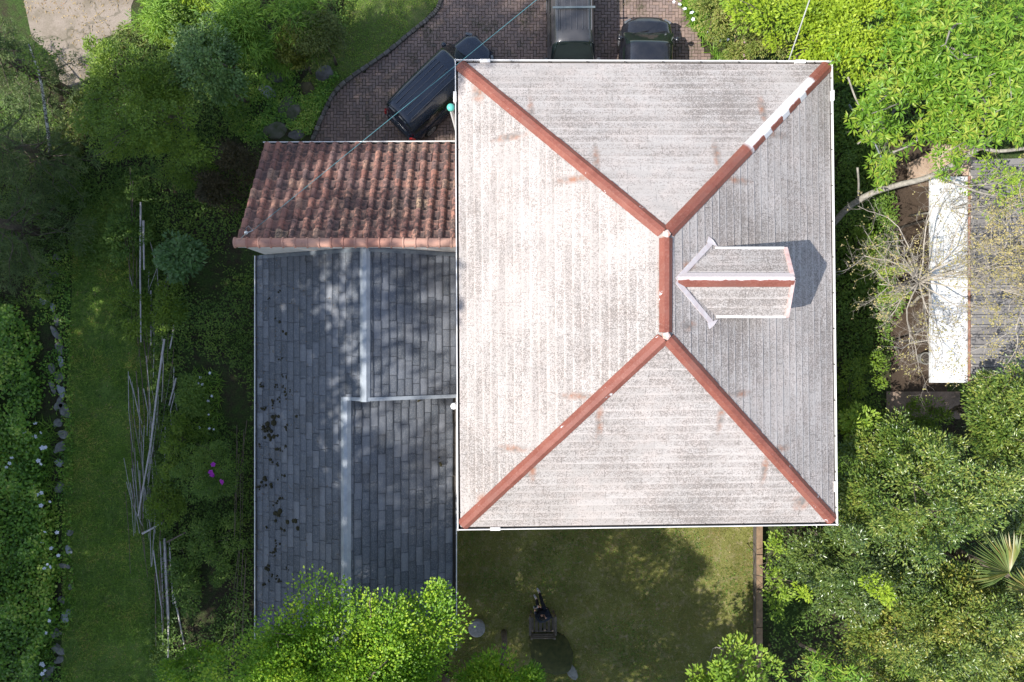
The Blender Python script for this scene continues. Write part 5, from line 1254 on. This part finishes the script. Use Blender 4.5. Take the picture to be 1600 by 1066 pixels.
def conifer(label, px, py, z, zb, R, seed, dens=1.0):
    rs = np.random.default_rng(seed); c = P(px, py, z); base = (c.x - .2, c.y, 0); t = thing('conifer', label, 'tree', base, 'conifers at the left edge'); m = MB()
    m.tube([base, (c.x - .2, c.y, z*.5), tuple(c)], [.24, .17, .03], 9); pos = []; dr = []
    for i in range(int(64 * dens)):
        f = rs.uniform(0, 1); h = zb + (z - zb) * f; L = R * (1 - .72*f) * rs.uniform(.6, 1.1); a = rs.uniform(0, 6.3); s0 = np.array([c.x - .2, c.y, h]); e = s0 + np.array([math.cos(a)*L, math.sin(a)*L, rs.uniform(-.3, .1)*L])
        pts = bent(s0, e, rs, .05, 4); m.tube(pts, [.035, .028, .02, .013, .005], 4)
        for _ in range(int(L * 13)):
            u = rs.uniform(.15, 1.0); p0 = s0 + (e - s0) * u; sd = (e - s0) / L; pr = np.array([-sd[1], sd[0], 0]) * rs.choice([-1, 1]); td = sd * .7 + pr * .8 + rs.normal(size=3) * .2; tl = L * .32 * (1.15 - u) + .15
            for v in rs.uniform(0, 1, 16): pos.append(p0 + td * tl * v + rs.normal(size=3) * .02); dr.append(td * .6 + rs.normal(size=3) * .75 + np.array([0, 0, -.15]))
    m.build('trunk', BARK, t, smooth=True); pos = np.array(pos); N = len(pos)
    link_mesh('crown', leaf_mesh('crown', pos, np.array(dr), rs.normal(size=(N, 3)) * .5 + np.array([0, 0, 1.]), .17 * rs.uniform(.6, 1.3, N), .022, .2, .1), NEEDLE, t)
conifer('tall dark conifer in the top left corner over the concrete road', -70, 40, 5.6, 1.0, 1.9, 101, .8)
conifer('dark conifer below the corner one, beside the white birch trunk', -62, 190, 5.4, 1.0, 2.0, 102, .9)
conifer('drooping sparse conifer over the rough grass at left edge', -70, 330, 4.6, .8, 2.3, 103, .6)
t = thing('birch_tree', 'slim white speckled birch trunk among the dark conifers', 'tree', tuple(P(80, 245, 0))); m = MB(); m.tube(catmull([P(79, 250, 0), P(76, 215, 2.0), P(70, 170, 4.2), P(62, 120, 6.2), P(45, 70, 8.5)], 4), [.07 - .003*i for i in range(17)], 8)
bt = NT('birch_bark'); m.build('trunk', bt.fin(bt.ramp(bt.noise(14, 3, .7, stretch=(1, 1, .5)), [(.48, (.07, .07, .06)), (.56, (.62, .63, .62))]), .7), t, smooth=True)
rs = np.random.default_rng(104); cc = np.array([P(50 + rs.normal()*14, 80 + rs.normal()*22, 7.6 + rs.normal()*.6) for _ in range(8)])
link_mesh('crown', leaf_mesh('crown', *clump_leaves(rs, cc, rdir(rs, 8), 40, .35, .07, .05)), BUSHG, t)
ctree('laurel_shrub', 'rounded shrub with large pale leaves next to the long canes', 'shrub', 287, 404, 1.3, 40, 32, .9, (.17, .10), SHRUBG, 111, nclump=34, per=34, size=.26, r0=.04, rough=.14, jit=.3)
ctree('azalea_bush', 'dark green bush with magenta blossoms by the slate wing', 'bush', 334, 738, 1.5, 44, 50, 1.1, (.075, .042), WEED, 112, nclump=60, per=110, size=.27, r0=.05)
az = [o for o in COL.objects if o.name.startswith('azalea_bush')][0]; flowers(az, [(331, 742), (334, 744), (346, 752), (333, 726), (348, 754), (329, 738)], 2.5, .085, PETALP, 113)
for i, (px, py, rx, ry, z, lb, m_) in enumerate(((372, 250, 28, 26, 1.8, 'bronze brown shrub touching the clay tiled annex', BROWNL), (300, 252, 40, 40, 1.5, 'dark green bush below the round bush', BUSHG), (340, 300, 26, 26, 1.4, 'bronze and green shrub below the bronze brown one', BROWNL),
      (278, 690, 26, 50, 1.1, 'leafy green shrub growing through the longest curved cane', BUSHG), (300, 620, 22, 30, .8, 'low green shrub behind the white lilies', WEED), (262, 780, 22, 30, .8, 'leafy shrub at the foot of the curved cane', BUSHG), (330, 850, 44, 46, 1.0, 'dark shrub between lower canes and the slate wing', WEED),
      (205, 360, 24, 40, .9, 'weedy shrub left of the long straight canes', WEED), (215, 480, 22, 36, .8, 'bramble shrub at the middle of the straight canes', BUSHG), (268, 480, 20, 40, .8, 'green shrub right below the large leaved shrub', BUSHG), (290, 900, 20, 50, .8, 'dark shrub hugging the lower bundle of canes', WEED))):
    ctree('garden_shrub', lb, 'shrub', px, py, z*.6, rx, ry, z*.55, (.10, .05), m_, 120 + i, nclump=26, per=100, size=.28, r0=.03, rough=.3)
ctree('lime_bush', 'bright green low bush at the bottom edge by lower canes', 'bush', 300, 1046, 3.0, 42, 26, .9, (.12, .065), BRIGHT, 135, nclump=24, per=110, size=.3, r0=.05)
# ivy bank and other growth at the far left
scatter('ivy_bank', 'thick ivy covering the bank at the left edge', pxpoly([(-60, 470), (50, 480), (70, 540), (72, 640), (80, 760), (95, 850), (98, 960), (75, 1040), (70, 1120), (-60, 1120)]), 26000, (.13, .105), IVY, 141, hgt=.75, clump=1.5, thr=-1.3, mound=.5)
strap_plant('white_iris', 'white irises in a patch beside the azalea bush', 'flowers', pxpoly([(300, 580), (345, 580), (345, 690), (300, 690)]), 700, .34, .03, BAMB, 142, [(313, 590), (310, 599), (316, 601), (318, 622), (325, 627), (331, 619), (312, 668), (327, 670), (334, 671), (326, 648), (328, 583)], .45, .055)
strap_plant('white_iris', 'white irises between ivy bank and edging stones, the topmost bunch', 'flowers', pxpoly([(30, 660), (85, 660), (85, 745), (15, 745)]), 900, .36, .03, BAMB, 143, [(50, 680), (64, 676), (56, 682), (66, 700), (71, 699), (18, 715), (15, 724), (60, 720), (64, 725), (37, 675), (10, 730), (55, 662)], .75, .085)
strap_plant('white_iris', 'white irises between ivy bank and edging stones, lower bunch', 'flowers', pxpoly([(40, 750), (85, 750), (95, 900), (60, 900)]), 900, .36, .03, BAMB, 144, [(54, 760), (65, 770), (58, 773), (78, 784), (64, 790), (70, 831), (89, 832), (66, 846), (91, 868), (74, 882), (79, 886), (69, 888), (80, 857)], .75, .075)
strap_plant('white_iris', 'white irises near the bottom of the ivy bank', 'flowers', pxpoly([(55, 940), (90, 940), (80, 1060), (45, 1060)]), 600, .36, .03, BAMB, 145, [(77, 952), (77, 970), (72, 989), (68, 1040), (70, 1048), (66, 1053), (65, 1038)], .75, .075)
scatter('undergrowth', 'tangled shaded undergrowth between grass path and slate wing', pxpoly([(240, 240), (420, 215), (412, 240), (395, 360), (402, 400), (400, 1000), (300, 1120), (255, 1120), (248, 800), (230, 500)]), 19000, (.11, .055), WEED, 146, hgt=.35, clump=1.5, thr=-.5, mound=.4)
scatter('undergrowth', 'rough weeds under the conifers at the left', pxpoly([(-60, 150), (80, 160), (140, 260), (245, 250), (240, 330), (200, 420), (120, 430), (80, 480), (-60, 480)]), 16000, (.14, .035), WEED, 147, hgt=.35, clump=1.4, thr=-.6, lift=.3, mound=.3)
scatter('undergrowth', 'ivy and clover around the boulders by the kerb', pxpoly([(350, 60), (480, 90), (535, 120), (505, 170), (480, 222), (380, 222), (340, 180)]), 9000, (.09, .07), IVY, 148, hgt=.12, clump=1.8, thr=-.3)
scatter('undergrowth', 'weeds filling the ground between the bushes and bamboo', pxpoly([(190, -60), (560, -60), (540, 70), (480, 110), (350, 230), (150, 260), (140, 220), (240, 60)]), 14000, (.13, .05), WEED, 149, hgt=.4, clump=1.3, thr=-1.0)
# grass blades
scatter('lawn_grass_blades', 'short grass blades of the shaded lawn', LAWN, 45000, (.075, .014), GRASSM, 151, hgt=.03, lift=.45, clump=2.2, thr=-.9, up=.2)
scatter('path_grass_blades', 'rough grass blades on the path at the left', STRIP, 38000, (.11, .016), leafmat('rough_blade', [(0.100, 0.189, 0.024), (0.190, 0.340, 0.043), (0.320, 0.468, 0.066), (0.548, 0.425, 0.118)], .6, .2), 152, hgt=.05, lift=.35, clump=2.2, thr=-.9, up=.2)
scatter('verge_grass_blades', 'short grass blades on the verge by the kerb', VERGE, 16000, (.08, .014), leafmat('rough_blade', [(.1, .1, .1)]), 153, hgt=.03, lift=.45, clump=2.2, thr=-.9, up=.2)
# litter
scatter('leaf_litter', 'dry straw coloured leaves strewn over the concrete road', ROAD, 900, (.13, .03), STRAW, 154, hgt=.03, clump=2.5, thr=-.1)
scatter('leaf_litter', 'few dry leaves and petals on the lawn', LAWN, 420, (.05, .035), STRAW, 155, hgt=.04, z0=.02)
scatter('leaf_litter', 'dry leaves along the grass path', STRIP, 420, (.09, .03), STRAW, 156, hgt=.05, z0=.02)
scatter('leaf_litter', 'dry leaves and debris on bricks', DRIVE, 260, (.06, .03), STRAW, 157, hgt=.01, z0=.035)

# ================================================================== TALL TREES WEST OF THE GARDEN (they shade the left of the picture)
def tall_tree(seed, c, rad):
    return tree('tall_tree', 'tall dense evergreen standing just beyond the left edge', 'tree', (c[0] - 1.0, c[1], 0), c, rad, (.42, .2), EVERGD, seed, nclump=150, per=60, size=1.15, r0=.34,
                group='tall trees beyond the left edge', nlimb=14, zmin=-.9, rmin=.45, inner=.2)
TALL = [(-21.4, -19.0, 17.5, 1.0, .3), (-21.4, -13.0, 18.0, 1.02, 1.6), (-21.3, -7.5, 17.8, 1.0, 3.0), (-21.6, -2.4, 17.8, 1.0, 4.2), (-21.6, 5.2, 21.0, .74, 5.4), (-23.6, 2.0, 16.5, .78, 0.7), (-27.8, .6, 13.6, .88, 2.9),
        (-27.6, -17.0, 14.0, 1.05, 2.2), (-27.6, -11.0, 14.5, 1.05, .9), (-27.8, -5.0, 14.0, 1.0, 5.0)]
proto = None
for i, (x, y, z, s, r) in enumerate(TALL):
    if proto is None:
        proto = tall_tree(201, (0, 0, 17.5), (4.6, 4.4, 6.3)); proto_children = list(proto.children); o = proto
    else:
        o = proto.copy(); COL.objects.link(o)
        for ch in proto_children:
            c2 = ch.copy(); COL.objects.link(c2); c2.parent = o
    o.location = (x, y, (z - 17.5) * .6); o.rotation_euler = (0, 0, r); o.scale = (s, s, s * z / 17.5 / s)

for sd, x, y in ((211, -2.2, -15.4), (212, 3.2, -16.9)):
    tree('broadleaf_tree', ('leafy tree just below the bottom edge, nearer the bench', 'leafy tree just below the bottom edge, nearer the evergreens')[sd - 211], 'tree', (x, y - .5, 0), (x, y, 8.6), (4.2, 3.8, 2.4), (.2, .11), BRIGHT, sd,
         nclump=170, per=130, size=.8, r0=.22, rough=.16, zmin=-.5)

scatter('undergrowth', 'weeds and ivy creeping over the edging stones', pxpoly([(60, 395), (110, 395), (118, 700), (112, 860), (122, 920), (100, 1120), (50, 1120), (80, 940), (85, 850), (62, 650), (55, 500)]), 3200, (.10, .07), IVY, 161, hgt=.16, clump=2.2, thr=-.35)
scatter('undergrowth', 'ragged weeds along the cane side of the grass path', pxpoly([(215, 340), (262, 340), (268, 760), (285, 1120), (240, 1120), (228, 760), (215, 600)]), 7000, (.10, .045), WEED, 162, hgt=.22, clump=2.4, thr=-.3)
scatter('grass_tufts', 'taller grass tufts in the rough grass path', STRIP, 9000, (.20, .018), leafmat('rough_blade', [(.1, .1, .1)]), 163, hgt=.08, lift=.6, clump=1.8, thr=.1, up=.2)
scatter('grass_tufts', 'taller weeds and tufts in the lawn', LAWN, 6000, (.10, .03), WEED, 164, hgt=.04, lift=.3, clump=1.5, thr=.1)

# leaves and needles blown on to the slates and the canopy
def blown(parent, name, n, xr, yr, zf, L, W, seed, bias=None):
    rs = np.random.default_rng(seed); x = rs.uniform(*xr, n); y = rs.uniform(*yr, n)
    if bias: x = xr[0] + (xr[1] - xr[0]) * rs.uniform(0, 1, n) ** bias
    pos = np.column_stack([x, y, [zf(a) + .03 for a in x]]); d = rs.normal(size=(n, 3)); d[:, 2] *= .1
    o = link_mesh(name, leaf_mesh(name, pos, d, np.tile([0, 0, 1.], (n, 1)) + rs.normal(size=(n, 3)) * .2, L * rs.uniform(.5, 1.3, n), W), leafmat('brown_litter', [(.10, .07, .035), (.17, .11, .05), (.24, .17, .08)], .8, .1), parent)
    o['kind'] = 'stuff'
blown(wroof, 'leaf_litter', 420, (XL + .05, X2 - .2), (yS, yN - .2), lambda x: ZL + (x - XL) * .4918, .07, .02, 171, 2.2)
blown(nb, 'leaf_litter', 260, (P(1457, 0, zc).x, P(1510, 0, zc).x), (P(0, 596, zc).y, P(0, 278, zc).y), lambda x: zc, .06, .03, 172)

scatter('clover', 'clover and small weeds in the shaded grass path', STRIP, 16000, (.065, .05), WEED, 165, hgt=.05, lift=.1, clump=1.2, thr=-.6)

scatter('undergrowth', 'scattered weeds at the top end of the grass path', pxpoly([(95, 270), (250, 260), (245, 380), (100, 400)]), 4500, (.13, .05), WEED, 166, hgt=.3, clump=2.0, thr=-.2, lift=.2)

tree('broadleaf_tree', 'high crown added out of view below the bottom edge to shade the lawn', 'tree', (-2.6, -13.2, 0), (-3.1, -11.7, 9.7), (2.5, 2.1, 1.3), (.11, .07), BRIGHT, 213, nclump=110, per=130, size=.55, r0=.2, rough=.14, zmin=-.4)  # unseen crown, put in so that its shadow widens the shade on the lawn
